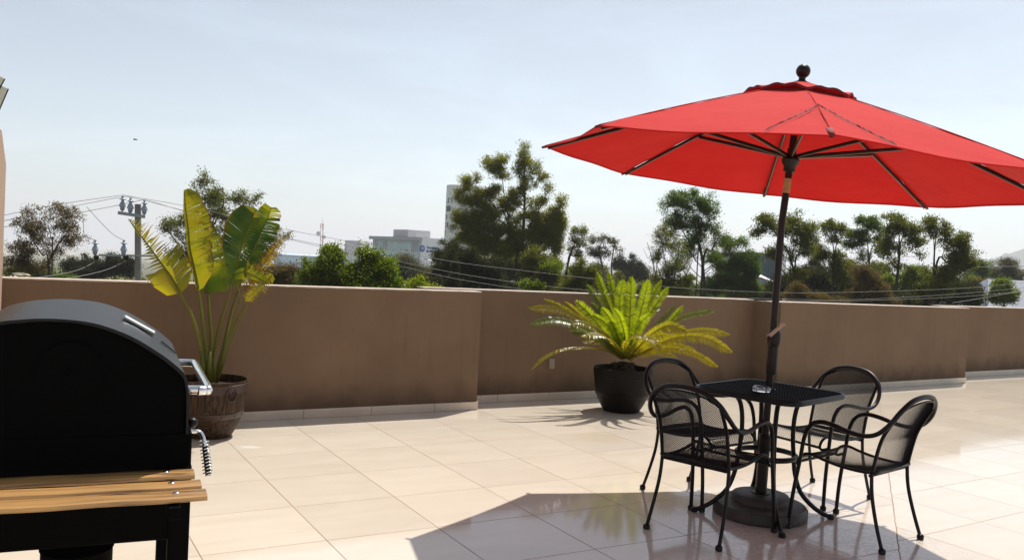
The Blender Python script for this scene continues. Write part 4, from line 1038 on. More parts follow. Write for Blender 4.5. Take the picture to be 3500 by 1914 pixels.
# ================================================================== CYCAD
cy = thing('cycad', 'potted cycad with a fountain of bright and yellowing feather fronds', 'plant', (POT2.x, POT2.y, .40))
CY = Vector((POT2.x, POT2.y, .40))
Z7 = lambda x, y, Y: at((1780 + x / 2.818) / K, (920 + y / 2.818) / K, Y)
m = MB(); m.lathe([(.085, -.06), (.10, -.02), (.095, .03), (.06, .07), (.02, .08)], 18)
for k in range(90):
    a = random.uniform(0, 6.28); z = random.uniform(-.04, .06); d = Vector((math.cos(a), math.sin(a), .5)).normalized(); b = Vector((.085 * math.cos(a), .085 * math.sin(a), z)); m.tube([b, b + d * .045], [.009, .001], 4)
m.build('trunk', M_fibre, cy)
def frond(pts, Yd, hw, mat, seed, face=0.0, npair=58, droop=.25, ang=.62, start=.12, label=None):
    """pts in photo px of zoom 7; hw half width px; face 0: leaflets spread across the view, 1: spread level"""
    r_ = random.Random(seed); P_ = spline([Z7(x, y, Y) for (x, y), Y in zip(pts, Yd)], 12); N = len(P_)
    acc = [0]
    for a, b in zip(P_, P_[1:]): acc.append(acc[-1] + (b - a).length)
    LT = acc[-1]; W = hw / 2.818 / FPX * 8.45
    def mp(t_):
        s_ = min(max(t_, 0), 1) * LT; i = min(N - 2, max(0, int(np.searchsorted(acc, s_) - 1))); f = (s_ - acc[i]) / max(1e-6, acc[i + 1] - acc[i]); return P_[i].lerp(P_[i + 1], f)
    m = MB(); m.tube([p - CY for p in P_], [.0055 * (1 - .8 * i / N) + .0008 for i in range(N)], 6, var=.5)
    view = (EYE - P_[N // 2]).normalized()
    npair = int(npair * (1.2 if mat is M_frond_hi else 1.0) * max(.8, min(1.7, LT / .72)))
    nrm = (view * (1 - face) + Vector((0, 0, 1)) * face).normalized()
    for i in range(npair):
        t_ = start + (1 - start) * (i + .5) / npair
        if r_.random() < .02: continue
        p = mp(t_); tg = (mp(t_ + .02) - mp(t_ - .02)).normalized(); lat0 = tg.cross(nrm).normalized(); nn = lat0.cross(tg).normalized()
        e_ = (t_ - start) / (1 - start); wf = min(1, e_ / .16 + .25) * (min(1, (1 - e_) / .16 + .30) if e_ > .5 else 1)
        for sd in (-1, 1):
            L_ = W * wf * r_.uniform(.92, 1.05); an_ = ang * (1 - .25 * e_) + r_.uniform(-.05, .05) - (.5 * max(0, e_ - .85) / .15)
            d = (lat0 * sd * math.sin(an_ + .55) + tg * math.cos(an_ + .55) + nn * .22).normalized()
            wdt = .0076 * (LT / npair / .0125) ** .5 + .0008
            side_ = tg - d * tg.dot(d); side_.normalize(); tw = r_.uniform(-.35, .35)
            side_ = (side_ + nn * tw).normalized()
            q0 = p - CY; q1 = q0 + d * L_ * .5 + Vector((0, 0, -droop * L_ * .12)); q2 = q0 + d * L_ + Vector((0, 0, -droop * L_ * .5))
            v_ = min(1, max(.01, r_.random() * .6 + .4 * (1 if r_.random() < .07 else 0)))
            m.add([q0 - side_ * wdt * .4, q0 + side_ * wdt * .4, q1 + side_ * wdt * .62, q1 - side_ * wdt * .62, q2], [(0, 1, 2, 3), (3, 2, 4)], 0, var=v_)
    f = m.build('frond', mat, cy)
    if label: f['label'] = label
B0 = 8.50
F_ = [  # tips etc. (pts, Y, half-width, mat, face)
 ([(985, 850), (900, 500), (800, 220), (735, 40)], [B0, 8.60, 8.72, 8.80], 46, 'h', .0),
 ([(990, 850), (930, 480), (880, 200), (848, 32)], [B0, 8.66, 8.80, 8.86], 44, 'h', .0),
 ([(1000, 850), (955, 500), (930, 220), (918, 62)], [B0, 8.7, 8.85, 8.95], 46, 'g', .0),
 ([(1005, 850), (965, 560), (955, 300), (985, 108)], [B0, 8.48, 8.50, 8.50], 62, 'h', .0),
 ([(1015, 850), (1045, 560), (1060, 300), (1065, 80)], [B0, 8.50, 8.53, 8.55], 60, 'h', .0),
 ([(1025, 850), (1100, 600), (1180, 320), (1228, 112)], [B0, 8.46, 8.44, 8.42], 62, 'h', .0),
 ([(1030, 850), (1130, 560), (1260, 280), (1352, 112)], [B0, 8.60, 8.70, 8.75], 44, 'h', .0),
 ([(1030, 850), (1150, 580), (1290, 360), (1418, 178)], [B0, 8.52, 8.55, 8.58], 46, 'h', .05),
 ([(1020, 850), (1090, 500), (1160, 240), (1190, 150)], [B0, 8.66, 8.8, 8.85], 42, 'g', .0),
 ([(990, 850), (880, 620), (760, 330), (638, 155)], [B0, 8.62, 8.76, 8.84], 62, 'g', .1),
 ([(990, 850), (860, 680), (680, 450), (535, 310)], [B0, 8.44, 8.40, 8.38], 58, 'h', .0),
 ([(990, 850), (880, 640), (770, 430), (682, 322)], [B0, 8.62, 8.68, 8.72], 48, 'g', .1),
 ([(998, 850), (930, 640), (860, 480), (785, 372)], [B0, 8.38, 8.30, 8.26], 56, 'm', .0),
 ([(985, 855), (800, 680), (600, 470), (432, 318)], [B0, 8.50, 8.52, 8.54], 52, 'y', .15),
 ([(980, 860), (780, 620), (500, 440), (300, 380), (80, 372)], [B0, 8.35, 8.22, 8.15, 8.10], 60, 'y', .35),
 ([(985, 860), (820, 660), (600, 500), (400, 370), (228, 290)], [B0, 8.42, 8.36, 8.32, 8.30], 48, 'y', .3),
 ([(980, 865), (780, 680), (560, 550), (330, 490), (95, 525)], [B0, 8.30, 8.12, 8.0, 7.95], 68, 'd', .45),
 ([(975, 870), (840, 790), (640, 755), (400, 775), (230, 850), (108, 962)], [B0, 8.35, 8.2, 8.1, 8.05, 8.0], 30, 'y', .6),
 ([(985, 860), (930, 760), (850, 670), (740, 630), (590, 648)], [B0, 8.25, 8.05, 7.92, 7.85], 66, 'y', .6),
 ([(990, 860), (900, 720), (760, 600), (600, 520), (480, 520)], [B0, 8.3, 8.2, 8.1, 8.05], 52, 'y', .5),
 ([(1035, 855), (1180, 690), (1350, 500), (1480, 355)], [B0, 8.62, 8.72, 8.78], 42, 'g', .1),
 ([(1035, 855), (1200, 700), (1420, 520), (1562, 355)], [B0, 8.55, 8.58, 8.6], 40, 'h', .1),
 ([(1040, 860), (1250, 680), (1550, 470), (1858, 400)], [B0, 8.55, 8.6, 8.62], 48, 'g', .3),
 ([(1035, 860), (1150, 730), (1280, 610), (1430, 540), (1590, 590)], [B0, 8.35, 8.22, 8.15, 8.1], 72, 'y', .2),
 ([(1040, 860), (1250, 730), (1480, 640), (1750, 590), (2000, 625)], [B0, 8.4, 8.3, 8.25, 8.2], 58, 'y', .3),
 ([(1040, 865), (1250, 760), (1500, 660), (1780, 660), (2025, 792)], [B0, 8.35, 8.2, 8.1, 8.05], 66, 'y', .25),
 ([(1050, 880), (1200, 800), (1400, 760), (1650, 800), (1890, 935)], [B0, 8.4, 8.3, 8.25, 8.2], 50, 'y', .3),
 ([(1030, 860), (1080, 740), (1170, 660), (1280, 690), (1345, 800)], [B0, 8.2, 8.0, 7.88, 7.82], 60, 'y', .5),
 ([(1010, 860), (1000, 760), (1030, 680), (1120, 640), (1220, 660)], [B0, 8.2, 8.0, 7.9, 7.85], 50, 'y', .55),
 ([(1020, 860), (1100, 640), (1200, 470), (1330, 380)], [B0, 8.66, 8.8, 8.9], 50, 'g', .1),
 ([(1000, 860), (960, 720), (900, 560), (860, 470)], [B0, 8.6, 8.7, 8.8], 50, 'g', .1),
 ([(1040, 865), (1200, 770), (1420, 730), (1600, 760), (1700, 830)], [B0, 8.5, 8.45, 8.4, 8.4], 54, 'y', .3),
]
F_ += [([(1000, 860), (900, 640), (820, 520), (700, 440)], [B0, 8.42, 8.36, 8.32], 52, 'm', .05), ([(1010, 860), (1000, 640), (960, 480), (900, 380)], [B0, 8.34, 8.22, 8.16], 54, 'm', .0),
 ([(1020, 860), (1080, 660), (1150, 520), (1240, 430)], [B0, 8.36, 8.26, 8.2], 54, 'm', .0), ([(1030, 860), (1160, 720), (1300, 640), (1440, 640)], [B0, 8.5, 8.46, 8.42], 54, 'y', .2),
 ([(985, 865), (860, 760), (740, 700), (600, 700)], [B0, 8.4, 8.3, 8.25], 50, 'y', .4), ([(1000, 860), (1010, 560), (1020, 340), (1025, 220)], [B0, 8.6, 8.66, 8.7], 52, 'h', .0),
 ([(1035, 870), (1180, 810), (1330, 800), (1500, 850)], [B0, 8.6, 8.66, 8.7], 46, 'y', .3), ([(980, 870), (800, 700), (640, 620), (470, 600)], [B0, 8.6, 8.66, 8.68], 50, 'g', .2)]
mats = {'h': M_frond_hi, 'm': M_frond_hi, 'g': M_frond_grey, 'y': M_frond_old, 'd': M_frond_grey}
for i, (p_, y_, hw_, mm_, fc_) in enumerate(F_):
    frond(p_, y_, hw_ * (1.18 if mm_ in 'hm' else 1.05), mats[mm_], 100 + i, fc_, droop=.15 if mm_ in 'hg' else .6)

# ================================================================== OUTSIDE: ground, hill, utilities, buildings, trees
m = MB(); N = 64; radii = [0, 60, 300, 700, 1500, 3000, 6000, 9000]          # the land falls away gently to the hazy plain
vs = [Vector((0, 0, -9.05))] + [Vector((r * math.cos(2 * math.pi * i / N), r * math.sin(2 * math.pi * i / N), -9.05 - max(0, r - 300) * .0165)) for r in radii[1:] for i in range(N)]
fs = [(0, 1 + i, 1 + (i + 1) % N) for i in range(N)]
for j in range(len(radii) - 2):
    a = 1 + j * N; fs += [(a + i, a + N + i, a + N + (i + 1) % N, a + (i + 1) % N) for i in range(N)]
m.add(vs, fs); tag(m.build('ground', M_ground), kind='structure')
# mountain on the right horizon
m = MB(); HY = 2200
ridge = [(2180, 706), (2280, 702), (2380, 694), (2430, 668), (2460, 655), (2480, 656), (2500, 650), (2540, 636), (2600, 622), (2700, 600), (2850, 610), (3000, 650), (3200, 700)]
rp_ = spline([at(x, y, HY) for x, y in ridge], 4); vs = []
for i, p in enumerate(rp_):
    j = 8 * math.sin(i * 1.7) + 5 * math.sin(i * 3.1)
    vs += [Vector((p.x, p.y, max(p.z + j * .3, -38))), Vector((p.x * .8, p.y - 500, -42)), Vector((p.x * 1.2, p.y + 500, -60))]
fs = []
for i in range(len(rp_) - 1): a = i * 3; b = a + 3; fs += [(a, a + 1, b + 1, b), (a + 2, a, b, b + 2)]
m.add(vs, fs); tag(m.build('hill', M_hill, smooth=True), kind='structure')

# utility pole with pin insulators
PY = 32.0; pk = px(PY)
up_ = thing('utility_pole', 'concrete utility pole with grey insulators beyond the long wall', 'utility pole', (-13.72, PY, -9.0))
UL = Vector((-13.72, PY, -9.0))
m = MB(); tp = at(347, 514, PY); bt = at(347.5, 705, PY); d_ = (tp - bt) / (tp.z - bt.z)
m.tube([bt + d_ * (-9 - bt.z) - UL, bt - UL, tp - UL], [.15, .118, .110], 16); m.build('pole', M_concp, up_, smooth=True, anglesmooth=40)
def insul(m, x, y, s_=1.0, part_parent=None):
    top = at(x, y, PY - .1); T = Matrix.Translation(top - UL); k = pk * s_
    m.lathe([(3 * k, 0), (4 * k, -2 * k), (2.5 * k, -3 * k), (3.5 * k, -6 * k), (9 * k, -9 * k), (9 * k, -10 * k), (4 * k, -11 * k), (3.6 * k, -15 * k), (7 * k, -20 * k), (9 * k, -28 * k), (9 * k, -29.5 * k), (6 * k, -30 * k), (6 * k, -36 * k), (4 * k, -40 * k), (1.5 * k, -41 * k), (1.2 * k, -50 * k)], 14, T)
INS = [(309, 493, .92), (329, 498, .92), (364, 504, .88), (240, 604, .92), (312, 604, .92)]
for (x, y, s_) in INS: m = MB(); insul(m, x, y, s_); m.build('insulator', M_porc, up_, smooth=True, anglesmooth=50)
def bar(a, b, w_, h_, dy=-.16):
    A_ = at(*a, PY) - UL; B_ = at(*b, PY) - UL; dd = (B_ - A_).normalized(); T = Matrix((dd, Vector((0, 1, 0)), dd.cross(Vector((0, 1, 0))))).transposed().to_4x4(); T.translation = A_
    return MB().box((0, dy - w_ / 2, -h_ / 2), ((B_ - A_).length, dy + w_ / 2, h_ / 2), 0, T)
m = bar((303, 536), (369, 546), .09, .12, -.17); m.build('crossarm', M_galv, up_)
m = bar((255, 642), (388, 644), .09, .07, -.17); m.build('crossarm', M_galv, up_)
m = MB()
for (x, y) in ((243, 647), (318, 647)): p = at(x, y, PY - .2) - UL; m.lathe([(.02, -.1), (.10, -.06), (.10, .02), (.03, .08)], 10, Matrix.Translation(p) @ Matrix.Rotation(.9, 4, 'Y'))
m.build('fuse_holder', M_black, up_)
# conductors
def wire(label, pts, r_=.011, mat=M_wired, group='overhead wires', n=10):
    P_ = spline([at(x, y, Y) for x, y, Y in pts], n); m = MB(); m.tube(P_, r_, 5); tag(m.build('power_line', mat, smooth=True), label, 'wire', group)
wire('highest wire left of the utility pole', [(-160, 572, 27), (18, 540, 28.5), (150, 514, 30), (309, 491, PY - .1)], .010)
wire('second wire left of the utility pole', [(-160, 586, 27), (18, 554, 28.5), (150, 526, 30), (300, 497, PY - .1), (329, 496, PY - .1)], .010)
wire('third wire left of the utility pole', [(-160, 600, 27), (18, 570, 28.5), (150, 545, 30), (300, 516, PY - .1), (364, 502, PY - .1)], .010)
wire('slanting jumper wire from a line down to an insulator', [(218, 520, 31), (250, 556, 31.5), (285, 590, 31.8), (312, 605, PY - .1)], .009)
wire('hanging jumper wire behind the left tree', [(208, 536, 31), (210, 565, 31.2), (212, 590, 31.5), (222, 598, 31.8), (240, 604, PY - .1)], .009)
wire('pale cable running from the left fuse down to the wall top', [(237, 660, PY - .1), (200, 678, 30), (150, 690, 28), (80, 700, 25), (20, 704, 22)], .010, M_wire)
wire('pale cable running from the second fuse down to the wall top', [(316, 657, PY - .1), (270, 678, 30), (210, 693, 28), (130, 705, 25), (40, 712, 22)], .010, M_wire)
wire('upper long wire sweeping from the pole past the big tree', [(309, 491, PY - .1), (500, 525, 33), (688, 571, 34), (900, 612, 35), (1130, 657, 36), (1325, 682, 37), (1500, 702, 38), (1680, 722, 39), (1945, 736, 40), (2145, 735, 41), (2425, 725, 42), (2650, 704, 43)], .009, M_wire, 'long wires sagging over the trees')
wire('middle long wire sweeping from the pole past the big tree', [(329, 496, PY - .1), (500, 540, 33), (682, 590, 34), (900, 635, 35), (1130, 684, 36), (1325, 714, 37), (1500, 732, 38), (1680, 744, 39), (1945, 752, 40), (2145, 754, 41), (2425, 738, 42), (2650, 716, 43)], .009, M_wire, 'long wires sagging over the trees')
wire('lowest long wire sweeping from the pole past the big tree', [(364, 502, PY - .1), (520, 548, 33), (740, 605, 34), (900, 643, 35), (1130, 698, 36), (1325, 729, 37), (1500, 748, 38), (1680, 757, 39), (1945, 757, 40), (2145, 757, 41), (2425, 746, 42), (2650, 725, 43)], .009, M_wire, 'long wires sagging over the trees')
wire('thick dark wire crossing the hill at the right', [(2240, 668, 60), (2350, 671, 60), (2450, 672, 60), (2700, 668, 60)], .022)
wire('pale wire rising to the right above the set-back wall', [(2395, 762, 38), (2460, 752, 39), (2520, 741, 40), (2640, 722, 42)], .012, M_wire)

# far small utility pole
fp = thing('far_utility_pole', 'small grey T-shaped utility pole between the trees', 'utility pole', tuple(at(2130, 760, 110)))
FPL = fp.location.copy()
m = MB(); a = at(2129, 656, 110) - FPL; m.tube([Vector((a.x, 0, -9.05 - FPL.z)), a], .14, 8); m.build('pole', M_concp, fp)
m = MB(); m.box((a.x - .75, -.12, a.z - .28), (a.x + .75, .0, a.z - .12))
for dx in (-.65, 0, .65): m.lathe([(.05, 0), (.09, .1), (.05, .3)], 8, Matrix.Translation((a.x + dx, -.06, a.z - .12)))
m.build('crossarm', M_galv, fp)

# slender radio mast
rm = thing('radio_mast', 'slender red and white radio mast with round dishes on the skyline', 'mast', tuple(at(809, 690, 260)))
RL = rm.location.copy()
zt_ = at(811, 548, 260) - RL; m = MB()
zb = -9 - RL.z
def mx_(z): return zt_.x * (z - 0) / zt_.z
H_ = zt_.z
for (z0, z1, mi) in ((zb, .30 * H_, 0), (.30 * H_, .55 * H_, 0), (.55 * H_, .70 * H_, 1), (.70 * H_, .80 * H_, 0), (.80 * H_, .90 * H_, 1)):
    w0, w1 = .42, .38
    for cx_, cy_ in ((-1, -1), (1, -1), (0, 1)):
        m.tube([(mx_(z0) + cx_ * w0, cy_ * w0, z0), (mx_(z1) + cx_ * w1, cy_ * w1, z1)], .07, 4, mi)
    nb = max(2, int((z1 - z0) / 1.1))
    for i in range(nb):
        za = z0 + (z1 - z0) * i / nb; zb2 = z0 + (z1 - z0) * (i + 1) / nb; s_ = 1 if i % 2 else -1
        m.tube([(mx_(za) - s_ * w0, -w0, za), (mx_(zb2) + s_ * w0, -w0, zb2)], .045, 4, mi)
m.tube([(mx_(.9 * H_), 0, .9 * H_), (mx_(H_), 0, H_)], .05, 5)
m.build('lattice', [M_white2, M_redmast], rm)
for (f, dx, r_) in ((.72, -1.0, .65), (.66, .7, .5), (.45, -.3, .5)):
    m = MB(); m.lathe([(.05, .2), (r_, .0), (r_ * .96, -.05), (.05, .1)], 14, Matrix.Translation((mx_(f * H_) + dx, -.5, f * H_)) @ Matrix.Rotation(math.pi / 2, 4, 'X')); m.build('dish', M_white2, rm)
m = MB(); m.box((mx_(.4 * H_) - .7, -.5, .36 * H_), (mx_(.4 * H_) + .7, .5, .47 * H_)); m.build('antenna_panel', M_grey, rm)

# campus block with sign
BY = 200.0; bk = px(BY)
cb = thing('campus_building', 'long pale university building with a glass side and a blue sign', 'building', tuple(at(1050, 740, BY)))
CL = cb.location.copy()
def rel(x, y, Y): return at(x, y, Y) - CL
def quadwall(m, x0, x1, yt0, yt1, Y0, Y1, zb=None, mi=0, d=.0):
    A_ = rel(x0, yt0, Y0); B_ = rel(x1, yt1, Y1); zb = (-9 - CL.z) if zb is None else zb
    m.add([Vector((A_.x, A_.y, zb)), Vector((B_.x, B_.y, zb)), B_, A_], [(0, 1, 2, 3)], mi); return A_, B_
# footprint: corner at x=1061 nearest; sign face recedes slightly right, glass face recedes left
A_ = rel(938, 601, 222); Bc = rel(1061.5, 598, BY); Cc = rel(1180, 603, 212); zb = -9 - CL.z
back = Vector((Bc.x - 12, Bc.y + 60, 0))
m = MB(); poly = [(A_.x, A_.y), (Bc.x, Bc.y), (Cc.x, Cc.y), (Cc.x - 8, Cc.y + 40), (A_.x + 6, A_.y + 40)]
m.prism(poly, zb, Bc.z); m.build('wall', M_white, cb)
du = Vector((Bc.x - A_.x, Bc.y - A_.y, 0)); Lg = du.length; du.normalize(); nu_ = Vector((du.y, -du.x, 0))
T = Matrix((du, nu_, Vector((0, 0, 1)))).transposed().to_4x4(); T.translation = Vector((A_.x, A_.y, 0))
m = MB(); m.box((.6, .02, Bc.z - 9.6), (Lg - .9, .10, Bc.z - 1.0), 0, T)
m.build('curtain_glass', M_glass, cb)
m = MB(); gz = Bc.z - 1.0
for i in range(26): x = .6 + (Lg - 1.5) * i / 25; m.box((x - .05, .10, gz - 2.4 if i % 1 == 0 else gz - 3), (x + .05, .22, gz), 0, T)
for z in np.arange(gz - 2.5, gz - 9, -.85): m.box((.6, .10, z - .05), (Lg - .9, .20, z + .05), 0, T)
m.build('mullion', M_white, cb)
m = MB(); m.box((-.3, -.1, Bc.z - .75), (Lg, 1.0, Bc.z + .02), 0, T); m.build('roof_edge', M_grey, cb)
for (f0, f1) in ((.06, .13), (.24, .33), (.82, .94)):
    m = MB(); m.box((Lg * f0, .11, gz - 2.3), (Lg * f1, .16, gz - .1), 0, T); m.build('window', M_glassg, cb)
m = MB(); T2 = T.copy(); m.box((Lg * .22, -9, Bc.z + .03), (Lg * .52, -3, Bc.z + 1.9), 0, T2)
for i in range(14): x = Lg * (.22 + .30 * i / 13); m.box((x - .08, -2.98, Bc.z + .03), (x + .08, -2.85, Bc.z + 1.95), 0, T2)
m.build('roof_plant_room', M_grey, cb)
m = MB(); m.box((Lg * .60, -5, Bc.z + .03), (Lg * .67, -3, Bc.z + 1.1), 0, T2); m.build('air_handler', M_grey, cb)
# sign on the right-hand face
dv = Vector((Cc.x - Bc.x, Cc.y - Bc.y, 0)).normalized(); nv = Vector((dv.y, -dv.x, 0)); UPZ = Vector((0, 0, 1))
def facept(x, y):                                                     # photo px on the sign face
    r = ray(x, y); Bw = Bc + CL; Mx = np.array([[r.x, -dv.x], [r.y, -dv.y]]); t_, s_ = np.linalg.solve(Mx, np.array([Bw.x, Bw.y])); return s_, CAMH + r.z * t_ - CL.z
sg = []
cs, cz = facept(1061 + 0, 624.5); s1_, z1_ = facept(1072, 630)
c_s, c_z = facept(1062.2, 624)
TS = Matrix((dv, UPZ, nv)).transposed().to_4x4(); TS.translation = Bc.copy(); TS.translation.z = 0
# disc with five slanted bars (pale) and open base
c_s, c_z = facept((1150 + 1714 / 5.871) / K, (760 + 528 / 5.871) / K); rd_ = 70 / 5.871 / FPX * BY * 1.0
m = MB(); seg = []
for k in range(49):
    a = math.radians(-60 + 300 * k / 48); seg.append((c_s + rd_ * math.cos(a), c_z + rd_ * math.sin(a)))
seg += [(c_s + rd_ * .22, c_z - rd_ * .72), (c_s + rd_ * .45, c_z - rd_ * .62), (c_s + rd_ * .62, c_z - rd_ * .45)] if False else []
m.add([TS @ Vector((x, y, .03)) for x, y in seg] + [TS @ Vector((x, y, .15)) for x, y in seg], [tuple(range(49, 98))] + [(k, (k + 1) % 49, 49 + (k + 1) % 49, 49 + k) for k in range(49)])
m.build('emblem', M_blue, cb)
m = MB(); q = math.radians(52)
for i in range(5):
    off = (i - 2) * rd_ * .24; ln = rd_ * (.62 - .10 * abs(i - 2)); cx_, cy_ = c_s + off * math.sin(q), c_z + rd_ * .08 - off * math.cos(q)
    dx_, dy_ = math.cos(q), math.sin(q); wx, wy = -dy_ * rd_ * .045, dx_ * rd_ * .045
    P4 = [(cx_ - dx_ * ln + wx, cy_ - dy_ * ln + wy), (cx_ - dx_ * ln - wx, cy_ - dy_ * ln - wy), (cx_ + dx_ * ln - wx, cy_ + dy_ * ln - wy), (cx_ + dx_ * ln + wx, cy_ + dy_ * ln + wy)]
    m.add([TS @ Vector((x, y, .18)) for x, y in P4], [(0, 1, 2, 3)])
m.build('emblem_bars', M_white2, cb)
def text_mesh(s, size, sx, zz, name):
    cu = bpy.data.curves.new(name, 'FONT'); cu.body = s; cu.size = size; cu.extrude = .05; cu.offset = size * .012
    o = bpy.data.objects.new(name + '_tmp', cu); col.objects.link(o); bpy.context.view_layer.update()
    me = bpy.data.meshes.new_from_object(o.evaluated_get(bpy.context.evaluated_depsgraph_get())); bpy.data.objects.remove(o)
    for v in me.vertices: v.co = TS @ Vector((sx + v.co.x, zz + v.co.y, .10 + v.co.z))
    me.materials.clear(); me.materials.append(M_blue); me.name = name
    ob = bpy.data.objects.new(name, me); col.objects.link(ob); ob.parent = cb; return ob
tx0, tz0 = facept((1150 + 1808 / 5.871) / K, (760 + 527 / 5.871) / K); tx1, tz1 = facept((1150 + 1800 / 5.871) / K, (760 + 597 / 5.871) / K)
tsz = 70 / 5.871 / FPX * BY
text_mesh('Tecnol\u00f3gico', tsz, tx0, tz0, 'sign_text'); text_mesh('de Monterrey', tsz, tx1, tz1, 'sign_text')

# lower pale building left of it
lb = thing('low_building', 'low pale flat-roofed building behind the bright green tree', 'building', tuple(at(900, 740, 230)))
LL = lb.location.copy()
a = at(868, 608, 232) - LL; b = at(907, 606, 225) - LL; c = at(930, 607, 232) - LL; zb = -9 - LL.z
m = MB(); m.prism([(a.x, a.y), (b.x, b.y), (c.x, c.y), (c.x, c.y + 20), (a.x, a.y + 20)], zb, b.z); m.build('wall', M_white, lb)
m = MB(); m.prism([(b.x + .8, b.y - .0), (c.x - .1, c.y - .35), (c.x - .1, c.y - .1), (b.x + .8, b.y + .3)], b.z - 4.2, b.z - 3.0); m.build('window', M_glassg, lb)
# long blue shed, far
bsd = thing('blue_shed', 'long low pale-blue industrial shed in the hazy distance', 'building', tuple(at(795, 720, 420)))
SL = bsd.location.copy(); a = at(690, 642, 420) - SL; b = at(905, 647, 420) - SL; zb = -14 - SL.z
m = MB(); m.prism([(a.x, 0), (b.x, 0), (b.x, 30), (a.x, 30)], zb, (a.z + b.z) / 2); m.build('wall', M_bluewall, bsd)
m = MB(); zt2 = (a.z + b.z) / 2
for f in (.35, .5, .65): m.box((a.x + (b.x - a.x) * f, -.3, zt2 - 4.0), (a.x + (b.x - a.x) * f + 1.0, -.05, zt2 - .6))
for z in (.6, 3.6): m.box((a.x, -.2, zt2 - z - .25), (b.x, -.02, zt2 - z))
m.build('facade_frame', M_grey, bsd)
# far city strips
def farblock(label, x0, x1, yt, Y, mat, name='distant_building'):
    p = thing(name, label, 'building', tuple(at((x0 + x1) / 2, 740, Y))); Lp = p.location.copy(); a = at(x0, yt, Y) - Lp; b = at(x1, yt, Y) - Lp
    m = MB(); m.prism([(a.x, 0), (b.x, 0), (b.x, 25), (a.x, 25)], -16 - Lp.z, max(a.z, b.z)); m.build('wall', mat, p)
    m = MB(); zt = max(a.z, b.z); n = max(3, int((b.x - a.x) / 4))
    for i in range(n): x = a.x + (b.x - a.x) * (i + .25) / n; m.box((x, -.2, zt - 3), (x + (b.x - a.x) / n * .5, -.02, zt - 1.2))
    m.build('window', M_glassg, p); return p
farblock('hazy low grey-blue building left of the utility pole', 120, 205, 668, 600, M_bluewall)
farblock('second hazy low building right of the left tree', 195, 290, 679, 480, M_white)
# teal block and corrugated roof behind the umbrella pole
tb_ = thing('teal_building', 'dark teal glass block behind the trees beside the umbrella pole', 'building', tuple(at(1920, 760, 150))); TL = tb_.location.copy()
a = at(1880, 634, 150) - TL; b = at(1958, 636, 150) - TL; c = at(1975, 640, 160) - TL; zb = -9 - TL.z
m = MB(); m.prism([(a.x, 0), (b.x, 0), (c.x, c.y), (c.x, 22), (a.x, 22)], zb, a.z); m.build('wall', M_tealb, tb_)
m = MB(); m.prism([(b.x + .3, .2), (c.x + .2, c.y - .2), (c.x + .2, c.y + .2), (b.x + .3, .6)], b.z - 5.5, b.z - .6); m.build('window', M_glassg, tb_)
cr_ = thing('corrugated_roof', 'corner of a pale corrugated shed roof below the teal block', 'building', tuple(at(1920, 760, 95))); QL = cr_.location.copy()
a = at(1893, 688, 95) - QL; b = at(1950, 706, 95) - QL; m = MB(); m.prism([(a.x, 0), (b.x, 0), (b.x, 8), (a.x, 8)], -9 - QL.z, [a.z - .3, b.z - .3, b.z + .5, a.z + .5]); m.build('wall', M_grey, cr_)
m = MB(); N = 16
for i in range(N):
    x0 = a.x + (b.x - a.x) * i / N; x1 = a.x + (b.x - a.x) * (i + 1) / N; z0 = a.z + (b.z - a.z) * i / N; z1 = a.z + (b.z - a.z) * (i + 1) / N
    m.add([(x0, -.1, z0 - .2), ((x0 + x1) / 2, -.1, (z0 + z1) / 2 - .1), (x1, -.1, z1 - .2), (x1, 8, z1 + .7), ((x0 + x1) / 2, 8, (z0 + z1) / 2 + .8), (x0, 8, z0 + .7)], [(0, 1, 4, 5), (1, 2, 3, 4)])
m.build('roof', M_white2, cr_)
# slate roof house at right edge
hr = thing('tiled_house', 'grey tiled house roof low at the right beside the green bush', 'house', tuple(at(2560, 790, 60))); HL = hr.location.copy()
a = at(2490, 772, 60) - HL; b = at(2570, 728, 60) - HL; m = MB()
m.prism([(a.x, 0), (b.x + 6, 0), (b.x + 6, 8), (a.x, 8)], -9 - HL.z, a.z - .3); m.build('wall', M_white, hr)
m = MB(); m.add([(a.x - .3, -.4, a.z - .3), (b.x + 6, -.4, a.z - .3), (b.x + 6, 4, b.z + .6), (b.x - .2, 4, b.z + .6), (a.x - .3, 8.4, a.z - .3), (b.x + 6, 8.4, a.z - .3)], [(0, 1, 2, 3), (3, 2, 5, 4), (0, 3, 4)])
m.build('roof', M_slate, hr)

